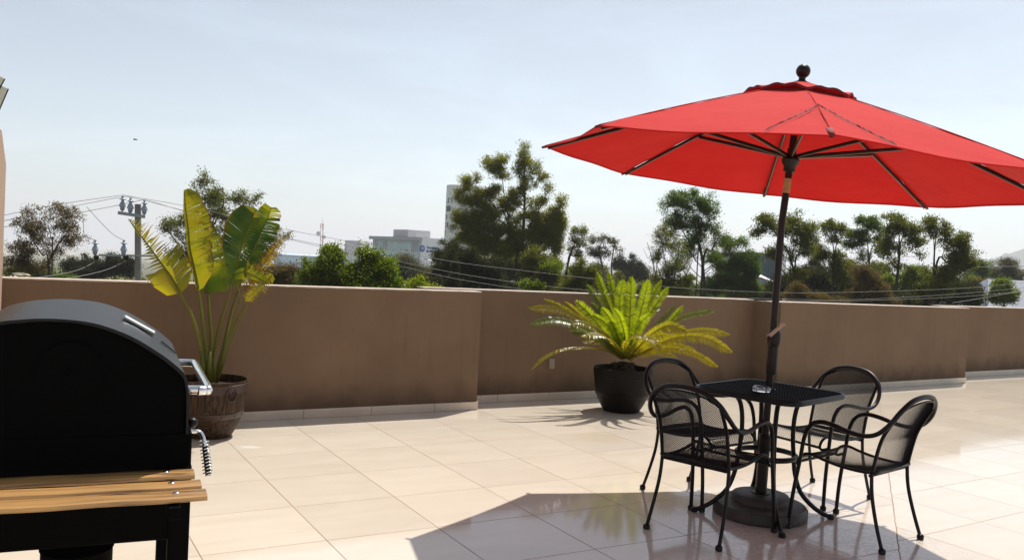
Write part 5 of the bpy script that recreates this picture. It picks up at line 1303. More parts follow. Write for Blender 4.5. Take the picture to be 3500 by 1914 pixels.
# cylindrical tower
TY = 185.0; tw = thing('round_tower', 'tall white round tower with slot windows behind the big tree', 'building', tuple(at(1163, 760, TY))); WL = tw.location.copy()
tl_ = at(1120.5, 468, TY) - WL; tr_ = at(1206, 470, TY) - WL; Rt = (tr_.x - tl_.x) / 2; cx_ = (tl_.x + tr_.x) / 2; ztw = tl_.z + .4
m = MB(); N = 48; zb = -9 - WL.z
m.lathe([(Rt, zb), (Rt, ztw), (Rt - .3, ztw + .05), (Rt - .3, ztw - .6)], N, Matrix.Translation((cx_, Rt, 0))); m.build('wall', M_white2, tw, smooth=True, anglesmooth=40)
def tpatch(x0, x1, y0, y1, mat, nm, parts=1, out=.06):
    m = MB()
    for i in range(parts):
        xa = x0 + (x1 - x0) * i / parts; xb = xa + (x1 - x0) / parts * (.72 if parts > 1 else 1)
        p = [at(xx, yy, TY) - WL for xx, yy in ((xa, y1), (xb, y1), (xb, y0), (xa, y0))]; vs = []
        for q in p:
            dx = max(-Rt * .995, min(Rt * .995, q.x - cx_)); yy = Rt - math.sqrt(max(0, (Rt + out) ** 2 - dx * dx)); vs.append(Vector((q.x, yy, q.z)))
        vs2 = [v + Vector((0, .25, 0)) for v in vs]; m.add(vs + vs2, [(0, 1, 2, 3), (0, 4, 5, 1), (1, 5, 6, 2), (2, 6, 7, 3), (3, 7, 4, 0)])
    m.build(nm, mat, tw)
ZT = lambda x, y: ((1450 + x / 4.696) / K, (600 + y / 4.696) / K)
for (xa, ya, xb, yb, mt, pn) in ((368, 352, 392, 438, M_glassg, 1), (426, 350, 456, 438, M_glassg, 2), (342, 482, 420, 570, M_glassd, 5), (335, 615, 357, 702, M_glassg, 2), (413, 612, 440, 698, M_glassg, 2),
                              (314, 748, 331, 832, M_glassg, 1), (350, 744, 378, 830, M_glassd, 2), (308, 876, 325, 960, M_glassg, 1), (404, 360, 414, 378, M_glassd, 1), (430, 512, 443, 535, M_glassd, 1), (352, 410, 362, 428, M_glassd, 1), (365, 646, 374, 666, M_glassd, 1), (329, 890, 338, 906, M_glassd, 1)):
    x0, y0 = ZT(xa, ya); x1, y1 = ZT(xb, yb); tpatch(x0, x1, y0, y1, mt, 'window', pn)
x0, y0 = ZT(474, 240); x1, y1 = ZT(516, 330); tpatch(x0, x1, y0, y1, M_cream, 'light_panel', 1, .3)
# street lamp in front of the campus block
sl_ = thing('street_lamp', 'thin double-arm street lamp in front of the university building', 'street lamp', tuple(at(1091, 740, 120))); SLL = sl_.location.copy()
Zs = lambda x, y: at((1150 + x / 5.871) / K, (760 + y / 5.871) / K, 120) - SLL
m = MB(); t0 = Zs(1913, 782); m.tube([Vector((t0.x, 0, -9 - SLL.z)), t0], .09, 8); m.build('post', M_galv, sl_)
m = MB(); m.tube([t0, Zs(1880, 762), Zs(1820, 738)], .045, 6); m.tube([t0, Zs(1950, 760), Zs(2010, 738)], .045, 6); m.build('arm', M_galv, sl_)
m = MB()
for q in (Zs(1800, 734), Zs(2025, 732)): m.lathe([(.02, -.08), (.28, -.05), (.25, .06), (.05, .1)], 10, Matrix.Translation(q))
m.build('lamp_head', M_galv, sl_)

# small bird in the sky
for (x, y, lab) in ((340, 352, 'tiny dark bird flying above the utility pole'),):
    b = at(x, y, 40); m = MB(); m.tube([(-.10, 0, 0), (-.03, 0, .01), (.06, 0, 0), (.11, 0, .01)], [.005, .028, .02, .004], 8)
    m.add([(-.02, 0, .01), (.04, 0, .01), (.02, -.16, .05), (-.01, -.16, .05)], [(0, 1, 2, 3)]); m.add([(-.02, 0, .01), (.04, 0, .01), (.02, .16, .06), (-.01, .16, .06)], [(0, 1, 2, 3)])
    tag(m.build('bird', M_black, loc=b), lab, 'bird')

# ------------------------------------------------------------------ trees
LM = {
 'olive': leafmat('foliage_olive', (.028, .034, .006), (.105, .108, .016), (.17, .185, .010), .5, .5, .15),
 'olive2': leafmat('foliage_light_olive', (.050, .055, .008), (.17, .165, .020), (.30, .30, .014), .5, .5, .15),
 'green': leafmat('foliage_green', (.022, .044, .006), (.085, .120, .012), (.12, .19, .008), .5, .45, .2),
 'bright': leafmat('foliage_bright', (.024, .046, .004), (.13, .155, .010), (.18, .25, .004), .5, .40, .3),
 'brown': leafmat('foliage_brown', (.075, .055, .022), (.14, .10, .04), (.16, .11, .02), .45, .5, .15),
 'dark': leafmat('foliage_dark', (.016, .020, .006), (.038, .040, .009), (.05, .055, .005), .4, .5, .12),
 'grey': leafmat('foliage_grey', (.065, .065, .035), (.11, .105, .055), (.12, .11, .03), .45, .5, .15),
 'lime': leafmat('foliage_lime', (.08, .11, .008), (.15, .17, .010), (.30, .36, .005), .5, .5, .15),
}
def tree(label, Y, blobs, trunks, kind='olive', seed=1, dens=1.0, cat='tree', name='tree', lf=(4.6, 1.9), clump=11, droop=.3, bark=None, twig=True, group=None):
    r_ = np.random.default_rng(seed); k = px(Y); bark = bark or M_bark
    x0 = trunks[0][0][0] if trunks else blobs[0][0]
    base = at(x0, 760, Y); T0 = Vector((base.x, Y, -9.0))
    t = thing(name, label, cat, tuple(T0), 0, group)
    # trunks: list of [(x,y,r px)...] from low to high
    m = MB(); tp = []
    for tr in trunks:
        pts = [at(x, y, Y + (dy if len(q) > 3 else 0)) - T0 for q in tr for (x, y, dy) in [(q[0], q[1], q[3] if len(q) > 3 else 0)]]
        rs = [q[2] * k for q in tr]
        foot = Vector((pts[0].x * .7, pts[0].y, 0)); pp = spline([foot] + pts, 6); nr = len(pp)
        rr = [float(np.interp(i / (nr - 1) * len(pts), range(len(pts) + 1), [rs[0] * 1.25] + rs)) for i in range(nr)]
        rr = [r * .8 for r in rr]; m.tube(pp, rr, 7); tp += [(p, r) for p, r in zip(pp, rr) if p.z > (pts[0].z - 1e-3)]
    V, Q, A = [], [], []; nv = 0; bl2 = []
    for b in blobs:                                                 # break every lobe into uneven tufts
        x, y, rx, ry = b[:4]; dn = b[4] if len(b) > 4 else 1.0
        if rx < 17: bl2.append((x, y, rx, ry, dn)); continue
        bl2.append((x, y, rx * .78, ry * .78, dn))
        for q in range(3):
            a_ = r_.uniform(0, 6.28); f_ = r_.uniform(.45, .72); s_ = r_.uniform(.38, .58)
            bl2.append((x + rx * f_ * math.cos(a_), y + ry * f_ * math.sin(a_), rx * s_, ry * s_, dn * 1.05))
        a_ = r_.uniform(3.4, 6.0); s_ = r_.uniform(.20, .30); bl2.append((x + rx * .98 * math.cos(a_), y + ry * .95 * math.sin(a_), rx * s_, ry * s_ * 1.2, dn))
    for b in bl2:
        x, y, rx, ry = b[:4]; dn = b[4] if len(b) > 4 else 1.0
        c = at(x, y, Y) - T0 + Vector((0, r_.uniform(-.5, .5) * rx * k, 0)); RX, RZ = rx * k * 1.02, ry * k * 1.0
        if tp:
            cand = [(p, r) for p, r in tp if p.z < c.z] or tp
            src, sr_ = min(cand, key=lambda q: 1.7 * math.hypot(q[0].x - c.x, q[0].y - c.y) + abs((c.z - q[0].z) - 1.1 * math.hypot(q[0].x - c.x, q[0].y - c.y)))
            mid = src.lerp(c, .5) + Vector((0, 0, -(c - src).length * .05)); br = min(sr_ * .5, 1.3 * k)
            lim = spline([src, mid, c], 4); m.tube(lim, [max(.35 * k, br * (1 - .6 * i / len(lim))) for i in range(len(lim))], 5)
        else: br = k
        area = math.pi * rx * ry; nl_ = int(area * 2.6 * dn * dens / (lf[0] * lf[1] * .55) * 2.3); nl_ = max(nl_, 12); nc = max(3, int(area / (clump * clump) * (.55 + 1.5 * dn) * dens ** .7))
        d = r_.normal(size=(nc, 3)); d /= np.linalg.norm(d, axis=1)[:, None]; rad = r_.random(nc) ** (1 / 2.4)
        C = np.array(c) + d * rad[:, None] * np.array([RX, RX, RZ])
        if twig:
            for q in C[:: max(1, nc // 7)]:
                q = Vector(q); s0 = c.lerp(q, .12); m.tube([s0, s0.lerp(q, .55) + Vector((0, 0, .02 * RX)), q], [.5 * k, .36 * k, .18 * k], 3, cap=False)
        wc = r_.random(nc) + .45; wc /= wc.sum(); ids = r_.choice(nc, nl_, p=wc)
        cr_c = clump * k * (.65 + .7 * r_.random(nc))
        P_ = C[ids] + r_.normal(size=(nl_, 3)) * (cr_c[ids] * .66)[:, None] * np.array([1, 1, .8])
        dr = r_.normal(size=(nl_, 3)); dr[:, 2] -= droop * 2; dr /= np.linalg.norm(dr, axis=1)[:, None]
        s2 = np.cross(dr, r_.normal(size=(nl_, 3))); s2 /= np.linalg.norm(s2, axis=1)[:, None] + 1e-9
        sz = (.7 + .6 * r_.random(nl_))[:, None]; l_ = dr * lf[0] * k * .5 * sz; w_ = s2 * lf[1] * k * .5 * sz
        v4 = np.stack([P_ - l_, P_ + w_ - l_ * .1, P_ + l_, P_ - w_ - l_ * .1], 1).reshape(-1, 3)
        V.append(v4); Q.append(np.arange(nl_ * 4).reshape(-1, 4) + nv); nv += nl_ * 4
        cv = r_.random(nc); A.append(np.clip(.6 * cv[ids] + .4 * r_.random(nl_), 0.01, 1))
    if m.f: m.build('trunk', bark, t)
    np_mesh('crown', np.concatenate(V), np.concatenate(Q), LM[kind], t, np.concatenate(A))
    return t

tree('airy brownish tree at the left beside the tan wall', 46, [(75, 560, 42, 38, .5), (150, 545, 55, 32, .5), (195, 600, 42, 38, .42), (60, 620, 42, 40, .7), (110, 600, 45, 38, .45), (40, 665, 32, 30, 1.2), (95, 670, 40, 26, .7), (160, 560, 40, 25, .5), (135, 640, 30, 24, .35)],
     [[(124, 705, 4), (120, 672, 3.4), (132, 640, 2.8), (150, 610, 2), (170, 585, 1.2)], [(122, 680, 2.4), (105, 640, 2), (80, 600, 1.4), (70, 560, .9)], [(132, 640, 2), (128, 600, 1.3), (120, 560, .8)]], 'brown', 21, droop=.5, dens=.5, clump=9)
tree('low dark round trees left of the utility pole', 80, [(180, 676, 34, 22, 1.2), (225, 662, 30, 20, 1.2), (285, 668, 40, 26, 1.3), (235, 688, 60, 18, 1.5), (325, 680, 30, 26, 1.2)], [[(230, 700, 3), (232, 680, 2)]], 'dark', 22, lf=(3.6, 1.8), clump=8)
tree('airy green tree rising behind the banana plant', 50, [(520, 480, 48, 42, .55), (560, 520, 60, 40, .45), (620, 505, 35, 32, .55), (470, 555, 70, 26, .5), (430, 570, 34, 18, .6), (490, 610, 48, 45, .55), (560, 600, 50, 45, .45), (620, 570, 40, 40, .4), (450, 640, 40, 34, .6), (660, 640, 50, 48, .5), (700, 600, 30, 30, .4)],
     [[(490, 705, 5), (500, 640, 4), (530, 580, 3), (560, 520, 2), (560, 470, 1)], [(530, 580, 2.4), (590, 540, 1.7), (625, 500, 1)], [(505, 620, 2), (470, 570, 1.4), (430, 560, .9)]], 'olive', 23, dens=.6, clump=9)
tree('reddish-green bush behind the withered banana leaf', 42, [(700, 690, 44, 26, 1.1), (735, 700, 36, 24, 1.2), (665, 700, 30, 20, 1.2)], [[(705, 715, 3), (705, 700, 2)]], 'brown', 24, cat='bush', name='bush')
tree('bright green leafy tree in front of the low pale building', 30, [(790, 680, 34, 28, 1.5), (830, 660, 36, 34, 1.5), (838, 636, 24, 22, 1.1), (850, 700, 50, 32, 1.8), (790, 715, 50, 24, 1.6), (925, 650, 26, 30, 1.3), (950, 680, 42, 40, 1.7), (905, 700, 44, 34, 1.7), (980, 705, 28, 32, 1.6), (930, 720, 70, 20, 1.6), (918, 628, 14, 14, .8)],
     [[(850, 728, 5), (845, 690, 3.5), (845, 660, 2)], [(935, 728, 5), (940, 690, 3.5), (935, 655, 2)]], 'bright', 25, lf=(5.6, 3.4), clump=12, droop=.2)
tree('grey-brown thin tree in front of the glass facade', 75, [(1030, 665, 30, 26, .6), (1050, 690, 34, 28, .7), (1000, 665, 20, 18, .5), (1010, 705, 34, 24, .8), (1080, 700, 30, 24, .7)], [[(1040, 725, 3), (1036, 690, 2.2), (1030, 660, 1.2)]], 'grey', 26, lf=(3.4, 1.5))
tree('yellow-green bush just above the long wall', 34, [(1010, 724, 40, 14, 1.4), (1050, 716, 34, 18, 1.5), (1080, 728, 36, 12, 1.4)], [[(1040, 735, 2.5), (1040, 720, 1.5)]], 'lime', 27, cat='bush', name='bush', lf=(4, 1.8), clump=8)
tree('small dark tree beside the street lamp', 85, [(1090, 690, 22, 22, 1.0), (1075, 712, 26, 18, 1.1), (1110, 705, 24, 24, 1.2)], [[(1092, 730, 2.5), (1091, 690, 1.2)]], 'grey', 28, lf=(3.2, 1.5), clump=8)
tree('slim olive tree overlapping the sign on the pale building', 56, [(1130, 628, 24, 24, .9), (1115, 650, 26, 20, .8), (1150, 660, 26, 30, .9), (1125, 690, 30, 34, 1.2), (1140, 610, 14, 14, .7)], [[(1128, 735, 3), (1130, 690, 2.4), (1132, 650, 1.8), (1134, 615, 1)]], 'olive', 29, lf=(4, 1.7), clump=8)
tree('dark conical cypress beside the slim olive tree', 50, [(1146, 672, 9, 26, 1.6), (1140, 715, 16, 30, 1.8), (1102, 720, 14, 26, 1.6)], [[(1142, 740, 3), (1146, 680, 1.5)]], 'dark', 30, lf=(3.6, 1.4), clump=6)
Z9 = lambda x, y: ((1450 + x / 2.659) / K, (480 + y / 2.659) / K)
def b9(x, y, rx, ry, d=1.0): q = Z9(x, y); return (q[0], q[1], rx / 2.659 / K, ry / 2.659 / K, d)
def t9(*pts): return [(*Z9(x, y), r) for x, y, r in pts]
tree('largest tree, many-stemmed and olive green, in front of the round tower', 58,
     [b9(905, 90, 50, 75, .8), b9(910, 190, 75, 80, .8), b9(700, 170, 65, 60, .8), b9(600, 230, 75, 70, .8), b9(680, 300, 100, 80, .75), b9(860, 280, 70, 60, .65), b9(1000, 260, 60, 80, .75), b9(1080, 350, 65, 55, .6), b9(950, 390, 90, 90, .7),
      b9(1150, 440, 60, 50, .6), b9(400, 400, 85, 75, .7), b9(370, 360, 50, 40, .6), b9(480, 330, 50, 45, .6), b9(520, 520, 110, 90, 1.1), b9(380, 560, 90, 90, 1.0), b9(620, 470, 90, 70, .9), b9(840, 480, 80, 70, .8), b9(780, 600, 110, 80, .8), b9(600, 650, 130, 100, 1.2),
      b9(400, 720, 110, 100, 1.3), b9(300, 680, 50, 80, .7), b9(260, 780, 45, 50, .5), b9(1020, 560, 90, 80, .6), b9(1240, 560, 60, 75, .8), b9(1190, 650, 75, 60, 1.1), b9(1150, 760, 110, 90, 1.2), b9(1000, 760, 110, 100, 1.0), b9(1240, 800, 65, 90, .9),
      b9(820, 780, 120, 100, .75), b9(420, 880, 130, 110, 1.3), b9(600, 900, 130, 110, 1.0), b9(1060, 920, 140, 100, 1.1), b9(1220, 960, 80, 90, .9), b9(820, 950, 120, 100, .9), b9(500, 770, 110, 100, 1.1), b9(700, 800, 110, 110, .9), b9(900, 880, 120, 110, .9), b9(700, 1000, 130, 110, 1.1), b9(900, 1050, 120, 100, 1.1), b9(1130, 850, 110, 110, 1.1), b9(500, 1000, 120, 110, 1.2), b9(950, 660, 90, 80, .7), b9(320, 480, 60, 60, .7), b9(700, 560, 80, 80, .7), b9(1230, 720, 70, 80, .9)],
     [t9((845, 1380, 9), (845, 1150, 8), (860, 1000, 7), (900, 800, 5), (912, 560, 3.6), (912, 350, 2.6), (905, 120, 1)), t9((735, 1380, 7), (735, 1150, 6), (680, 950, 4.5), (620, 780, 3.2), (540, 650, 2.4), (440, 540, 1.4)),
      t9((735, 1150, 4), (760, 950, 3.4), (770, 750, 2.6), (730, 520, 1.8), (700, 260, 1)), t9((850, 1050, 4), (800, 880, 3), (740, 700, 2), (690, 560, 1.4)), t9((880, 1000, 4), (950, 800, 3), (1030, 650, 2), (1120, 480, 1.1)),
      t9((960, 1180, 4), (980, 1000, 3.4), (1080, 860, 2.4), (1200, 700, 1.6), (1250, 560, 1)), t9((720, 1100, 3.6), (600, 1000, 2.8), (500, 850, 1.8), (380, 720, 1))], 'olive2', 31, dens=.9, lf=(4.0, 1.7), clump=8.5, droop=.35)
tree('dense dark thicket at the foot of the largest tree', 52, [b9(300, 1060, 110, 110, 1.6), b9(180, 1200, 90, 110, 1.6), b9(420, 1120, 120, 120, 1.7), b9(380, 1270, 160, 80, 1.8), b9(600, 1150, 110, 110, 1.3), b9(640, 1290, 130, 70, 1.6), b9(150, 1300, 100, 60, 1.6)],
     [t9((400, 1390, 5), (400, 1200, 4))], 'dark', 32, cat='thicket', name='thicket', lf=(4, 1.9), clump=9)
tree('olive bushy growth right of the largest trunk', 54, [b9(1000, 1060, 120, 80, 1.1), b9(1130, 1130, 110, 80, 1.3), b9(980, 1200, 110, 90, 1.2), b9(1180, 1250, 120, 70, 1.3), b9(1050, 1300, 120, 60, 1.4)],
     [t9((1000, 1390, 4), (1020, 1200, 3), (1060, 1080, 2))], 'olive', 33, cat='thicket', name='thicket', lf=(4, 1.9), clump=9)
tree('light green bush low before the largest trunk', 36, [b9(1000, 1330, 70, 50, 1.4), b9(920, 1310, 50, 50, 1.2), b9(1150, 1160, 90, 50, .6)], [t9((980, 1390, 2), (980, 1330, 1.5))], 'bright', 34, cat='bush', name='bush', lf=(4, 2), clump=8)
tree('slender tree right of the largest one with a leaning stem', 60, [b9(1370, 830, 50, 45, .7), b9(1440, 830, 60, 45, .8), b9(1360, 920, 55, 50, .7), b9(1430, 930, 60, 50, .6), b9(1340, 1000, 45, 45, .6), b9(1400, 1040, 50, 50, .8)],
     [t9((1265, 1380, 5), (1300, 1150, 4), (1340, 1000, 2.6), (1400, 880, 1.4)), t9((1300, 1150, 2.5), (1370, 1050, 1.8), (1450, 900, 1))], 'olive', 35, dens=1.05, lf=(4, 1.7), clump=8)
tree('pale airy tree behind the cycad tips', 72, [b9(1540, 900, 50, 55, .55), b9(1640, 890, 50, 55, .6), b9(1720, 930, 50, 60, .45), b9(1560, 1010, 70, 60, .6), b9(1650, 1010, 60, 60, .55), b9(1750, 1000, 50, 50, .4)],
     [t9((1640, 1380, 4), (1620, 1150, 3), (1590, 1000, 2), (1640, 870, 1)), t9((1700, 1350, 3), (1700, 1150, 2.4), (1720, 1000, 1.6), (1740, 900, .8))], 'grey', 36, dens=1.0, bark=M_bark2, lf=(3.8, 1.5), clump=8)
tree('low olive thicket between the slender tree and the cycad', 48, [b9(1400, 1200, 90, 70, 1.1), b9(1520, 1210, 80, 60, 1.1), b9(1350, 1310, 110, 60, 1.3), b9(1480, 1310, 100, 60, 1.3), b9(1420, 1120, 60, 50, .8)], [t9((1400, 1390, 4), (1410, 1200, 2))], 'olive', 37, cat='thicket', name='thicket', lf=(4, 1.8), clump=9)
tree('hazy blue-grey conifers in the gap behind the cycad', 130, [(1560, 668, 22, 22, 1.2), (1590, 672, 24, 26, 1.4), (1618, 680, 18, 22, 1.3), (1575, 700, 40, 26, 1.6), (1620, 705, 26, 26, 1.5)], [[(1590, 730, 2.5), (1588, 690, 1.5)]], 'dark', 38, lf=(2.8, 1.3), clump=6)
# right half
tree('bare thin leafless tree left of the tall airy one', 55, [(1640, 690, 12, 20, .12)], [[(1652, 745, 2.6), (1650, 700, 2), (1640, 650, 1.4), (1628, 610, .7)], [(1650, 700, 1.5), (1656, 660, 1.1), (1662, 620, .5)], [(1644, 670, 1), (1630, 650, .6), (1618, 625, .4)], [(1650, 690, 1), (1664, 668, .6), (1672, 640, .4)]], 'brown', 39, bark=M_bark2)
tree('tall airy tree with dark forked limbs left of the umbrella pole', 55,
     [(1700, 510, 36, 28, .9), (1745, 505, 40, 28, .9), (1785, 525, 30, 32, .85), (1695, 550, 34, 28, .8), (1735, 555, 40, 34, .8), (1780, 575, 30, 30, .6), (1810, 600, 24, 24, .55), (1745, 610, 40, 34, .75), (1790, 640, 30, 28, .5), (1720, 650, 26, 26, .4), (1690, 590, 20, 20, .4)],
     [[(1772, 748, 5.5), (1770, 700, 5), (1766, 650, 4), (1755, 600, 3), (1745, 550, 1.8), (1740, 505, .9)], [(1768, 670, 3.4), (1790, 630, 2.4), (1808, 600, 1.2)], [(1766, 655, 2.6), (1735, 610, 1.8), (1705, 560, 1.1), (1695, 520, .7)], [(1758, 610, 1.8), (1780, 565, 1.2), (1788, 525, .7)]], 'green', 40, dens=.7, lf=(4.2, 1.8), clump=9)
tree('many-stemmed thin-leaved tree at the foot of the tall airy one', 50, [(1665, 590, 24, 22, .6), (1690, 625, 34, 30, .65), (1655, 640, 20, 22, .5), (1700, 670, 36, 28, .6), (1670, 690, 30, 28, .6), (1720, 710, 34, 26, .8), (1690, 725, 50, 20, 1.0)],
     [[(1690, 748, 3), (1682, 700, 2.2), (1672, 650, 1.4), (1662, 600, .7)], [(1692, 748, 2.6), (1698, 690, 2), (1706, 640, 1.2), (1712, 600, .6)], [(1700, 748, 2.4), (1722, 700, 1.8), (1740, 660, 1)], [(1686, 740, 2), (1665, 700, 1.5), (1650, 660, .8)]], 'olive', 41, dens=.6, bark=M_bark2, lf=(4, 1.6), clump=8)
tree('soft light-green tree between the tall airy one and the teal block', 62, [(1830, 620, 30, 22, .6), (1860, 610, 20, 16, .5), (1850, 650, 38, 30, .9), (1890, 670, 30, 32, .9), (1830, 690, 44, 34, 1.0), (1880, 715, 44, 28, 1.2), (1800, 720, 36, 26, 1.0), (1810, 660, 26, 26, .7)],
     [[(1840, 748, 3.4), (1845, 700, 2.6), (1850, 650, 1.6)], [(1800, 748, 2.4), (1826, 690, 1.6), (1838, 640, .9)]], 'green', 42, lf=(3.8, 1.6), clump=8)
tree('wide dark gum tree directly behind the umbrella pole', 52, [(1925, 560, 32, 18, 1.1), (1905, 585, 20, 16, 1.1), (1960, 575, 34, 24, 1.0), (2000, 555, 36, 22, 1.1), (2035, 580, 26, 26, 1.1), (2010, 600, 32, 26, .9), (1950, 640, 22, 22, 1.1), (2035, 625, 24, 22, .9), (1990, 640, 22, 18, .5), (2000, 690, 30, 22, .7)],
     [[(2002, 745, 4.5), (1998, 690, 3.6), (1985, 640, 2.6), (1960, 600, 1.6), (1935, 570, .9)], [(1998, 690, 2.6), (2010, 640, 2), (2014, 590, 1.2), (2004, 555, .7)], [(1990, 660, 1.6), (2030, 620, 1)]], 'olive', 43, dens=.75, lf=(4.4, 2.2), clump=9, droop=.5)
tree('dark spiky conifer right of the umbrella pole', 70, [(2052, 612, 9, 20, .9), (2050, 640, 15, 22, 1.0), (2046, 675, 24, 26, 1.1)], [[(2048, 730, 2.6), (2050, 640, 1.4), (2053, 590, .5)]], 'dark', 44, lf=(3.4, 1.4), clump=6)
tree('gum tree with a small high crown right of the umbrella pole', 54, [(2085, 572, 26, 16, 1.0), (2110, 580, 20, 20, .9), (2095, 600, 22, 16, .6), (2070, 640, 26, 20, 1.0), (2105, 655, 28, 22, 1.1), (2120, 690, 30, 30, 1.2)],
     [[(2092, 745, 3.4), (2096, 690, 2.6), (2098, 640, 1.8), (2092, 590, 1)], [(2098, 650, 1.5), (2125, 625, 1), (2135, 610, .6)]], 'olive', 45, dens=.75, lf=(4.2, 2), clump=8, droop=.5)
tree('fresh green tree among the gum trees', 56, [(2180, 560, 36, 16, 1.1), (2205, 572, 26, 20, 1.0), (2150, 590, 30, 18, 1.0), (2140, 615, 26, 16, 1.0), (2185, 600, 34, 18, .6), (2215, 620, 24, 30, .8), (2170, 650, 20, 22, .4)],
     [[(2190, 745, 3.2), (2188, 690, 2.6), (2185, 640, 2), (2180, 590, 1.1)], [(2187, 660, 1.6), (2210, 625, 1.1), (2215, 595, .7)], [(2186, 670, 1.5), (2160, 630, 1), (2150, 600, .6)]], 'green', 46, dens=.75, lf=(4, 1.9), clump=8)
tree('gum tree with a straight dark trunk in the row', 50, [(2255, 560, 34, 22, 1.1), (2240, 585, 24, 20, .9), (2290, 585, 28, 24, 1.0), (2300, 615, 24, 20, .8), (2225, 620, 22, 30, .8), (2262, 625, 24, 18, .5), (2250, 665, 28, 22, .5), (2310, 640, 14, 14, .5)],
     [[(2253, 762, 6), (2256, 710, 5), (2262, 650, 3.4), (2262, 600, 2), (2258, 560, 1)], [(2262, 640, 1.6), (2290, 612, 1)], [(2256, 705, 1.8), (2300, 680, 1.1), (2325, 660, .6)], [(2260, 655, 1.4), (2236, 620, .9)]], 'olive', 47, dens=.75, lf=(4.4, 2.1), clump=9, droop=.5)
tree('last gum tree of the row, leaning right with a heavy side crown', 48, [(2350, 562, 26, 16, 1.1), (2375, 580, 22, 22, .9), (2345, 585, 18, 14, .8), (2385, 612, 28, 16, .5), (2412, 600, 22, 22, 1.5), (2420, 630, 22, 26, 1.5), (2400, 660, 30, 26, 1.3), (2430, 665, 26, 26, 1.3), (2370, 690, 44, 30, 1.5), (2345, 720, 50, 30, 1.6), (2448, 640, 12, 10, .7)],
     [[(2347, 762, 6.5), (2352, 710, 5.4), (2350, 660, 3), (2352, 620, 2), (2358, 575, 1)], [(2352, 690, 3.4), (2385, 660, 2.4), (2412, 630, 1.4)], [(2350, 640, 1.4), (2328, 615, .9)]], 'olive', 48, dens=.75, lf=(4.4, 2.1), clump=9, droop=.5)
tree('dark mass of trees filling the gap right of the pole above the wall', 66, [(1985, 720, 40, 30, 1.7), (2040, 705, 44, 40, 1.8), (2090, 715, 46, 40, 1.8), (2140, 730, 46, 32, 1.7), (2060, 748, 90, 22, 1.9), (1930, 740, 50, 26, 1.6), (2180, 745, 50, 24, 1.7), (1870, 750, 60, 18, 1.6)], [[(2050, 765, 4), (2050, 720, 3)]], 'dark', 49, cat='thicket', name='thicket', lf=(4, 2), clump=9)
tree('reddish-brown scrub right of the dark mass', 46, [(2175, 700, 36, 30, .9), (2200, 730, 44, 30, 1.0), (2165, 745, 40, 20, .9), (2230, 755, 40, 14, 1.0)], [[(2185, 762, 2.5), (2180, 720, 1.8), (2170, 690, 1)], [(2200, 762, 2), (2215, 730, 1.2), (2225, 700, .7)]], 'brown', 50, cat='bush', name='bush', lf=(4, 1.5), clump=8)
tree('green and lime bushes between the two straight trunks', 60, [(2290, 700, 34, 26, 1.2), (2320, 715, 26, 26, 1.3), (2290, 735, 40, 24, 1.5), (2235, 715, 22, 26, 1.2)], [[(2300, 762, 2.5), (2300, 710, 1.6)]], 'bright', 51, cat='bush', name='bush', lf=(3.8, 1.8), clump=8)
tree('dark undergrowth under the last gum tree', 56, [(2400, 730, 60, 30, 1.6), (2340, 748, 60, 20, 1.8), (2430, 745, 60, 24, 1.6), (2280, 755, 50, 14, 1.6)], [[(2400, 768, 3), (2400, 740, 2)]], 'dark', 52, cat='thicket', name='thicket', lf=(4, 1.9), clump=9)
tree('drooping heap of dead brown branches right of the umbrella pole', 44, [(1985, 748, 30, 14, .7), (2020, 735, 30, 16, .6), (2000, 722, 20, 14, .5), (2060, 752, 36, 12, .8), (2100, 757, 30, 8, .8)], [[(2010, 765, 2), (2005, 735, 1.4), (1995, 712, .8)], [(2020, 765, 1.6), (2050, 745, 1)]], 'brown', 53, cat='bush', name='bush', lf=(4.6, 1.2), clump=7, droop=1.2)
tree('small dark-green tree before the hill', 90, [(2470, 668, 22, 16, .7), (2465, 690, 20, 22, 1.2), (2450, 705, 24, 24, 1.0)], [[(2466, 750, 2), (2466, 690, 1.2)]], 'green', 54, lf=(3.2, 1.6), clump=7)
tree('hazy pale-green tree before the hill at the right edge', 100, [(2530, 672, 34, 20, .7), (2500, 690, 26, 24, .7), (2555, 690, 30, 30, .8), (2520, 715, 40, 26, .9), (2490, 730, 30, 20, .9)], [[(2528, 760, 2), (2528, 700, 1.4)]], 'grey', 55, lf=(3, 1.4), clump=7)
tree('orange-tinged bush above the set-back wall', 70, [(2475, 720, 22, 16, 1.2), (2465, 745, 26, 18, 1.4), (2430, 755, 30, 12, 1.4)], [[(2470, 768, 2), (2472, 740, 1.2)]], 'brown', 56, cat='bush', name='bush', lf=(3.6, 1.8), clump=7)
tree('rounded green tree at the far right above the wall', 55, [(2520, 730, 26, 22, 1.5), (2545, 740, 22, 22, 1.6), (2505, 750, 24, 18, 1.5), (2530, 715, 18, 14, 1.2)], [[(2525, 775, 3), (2530, 755, 2.2), (2540, 740, 1.2)]], 'bright', 57, lf=(3.8, 1.9), clump=8)

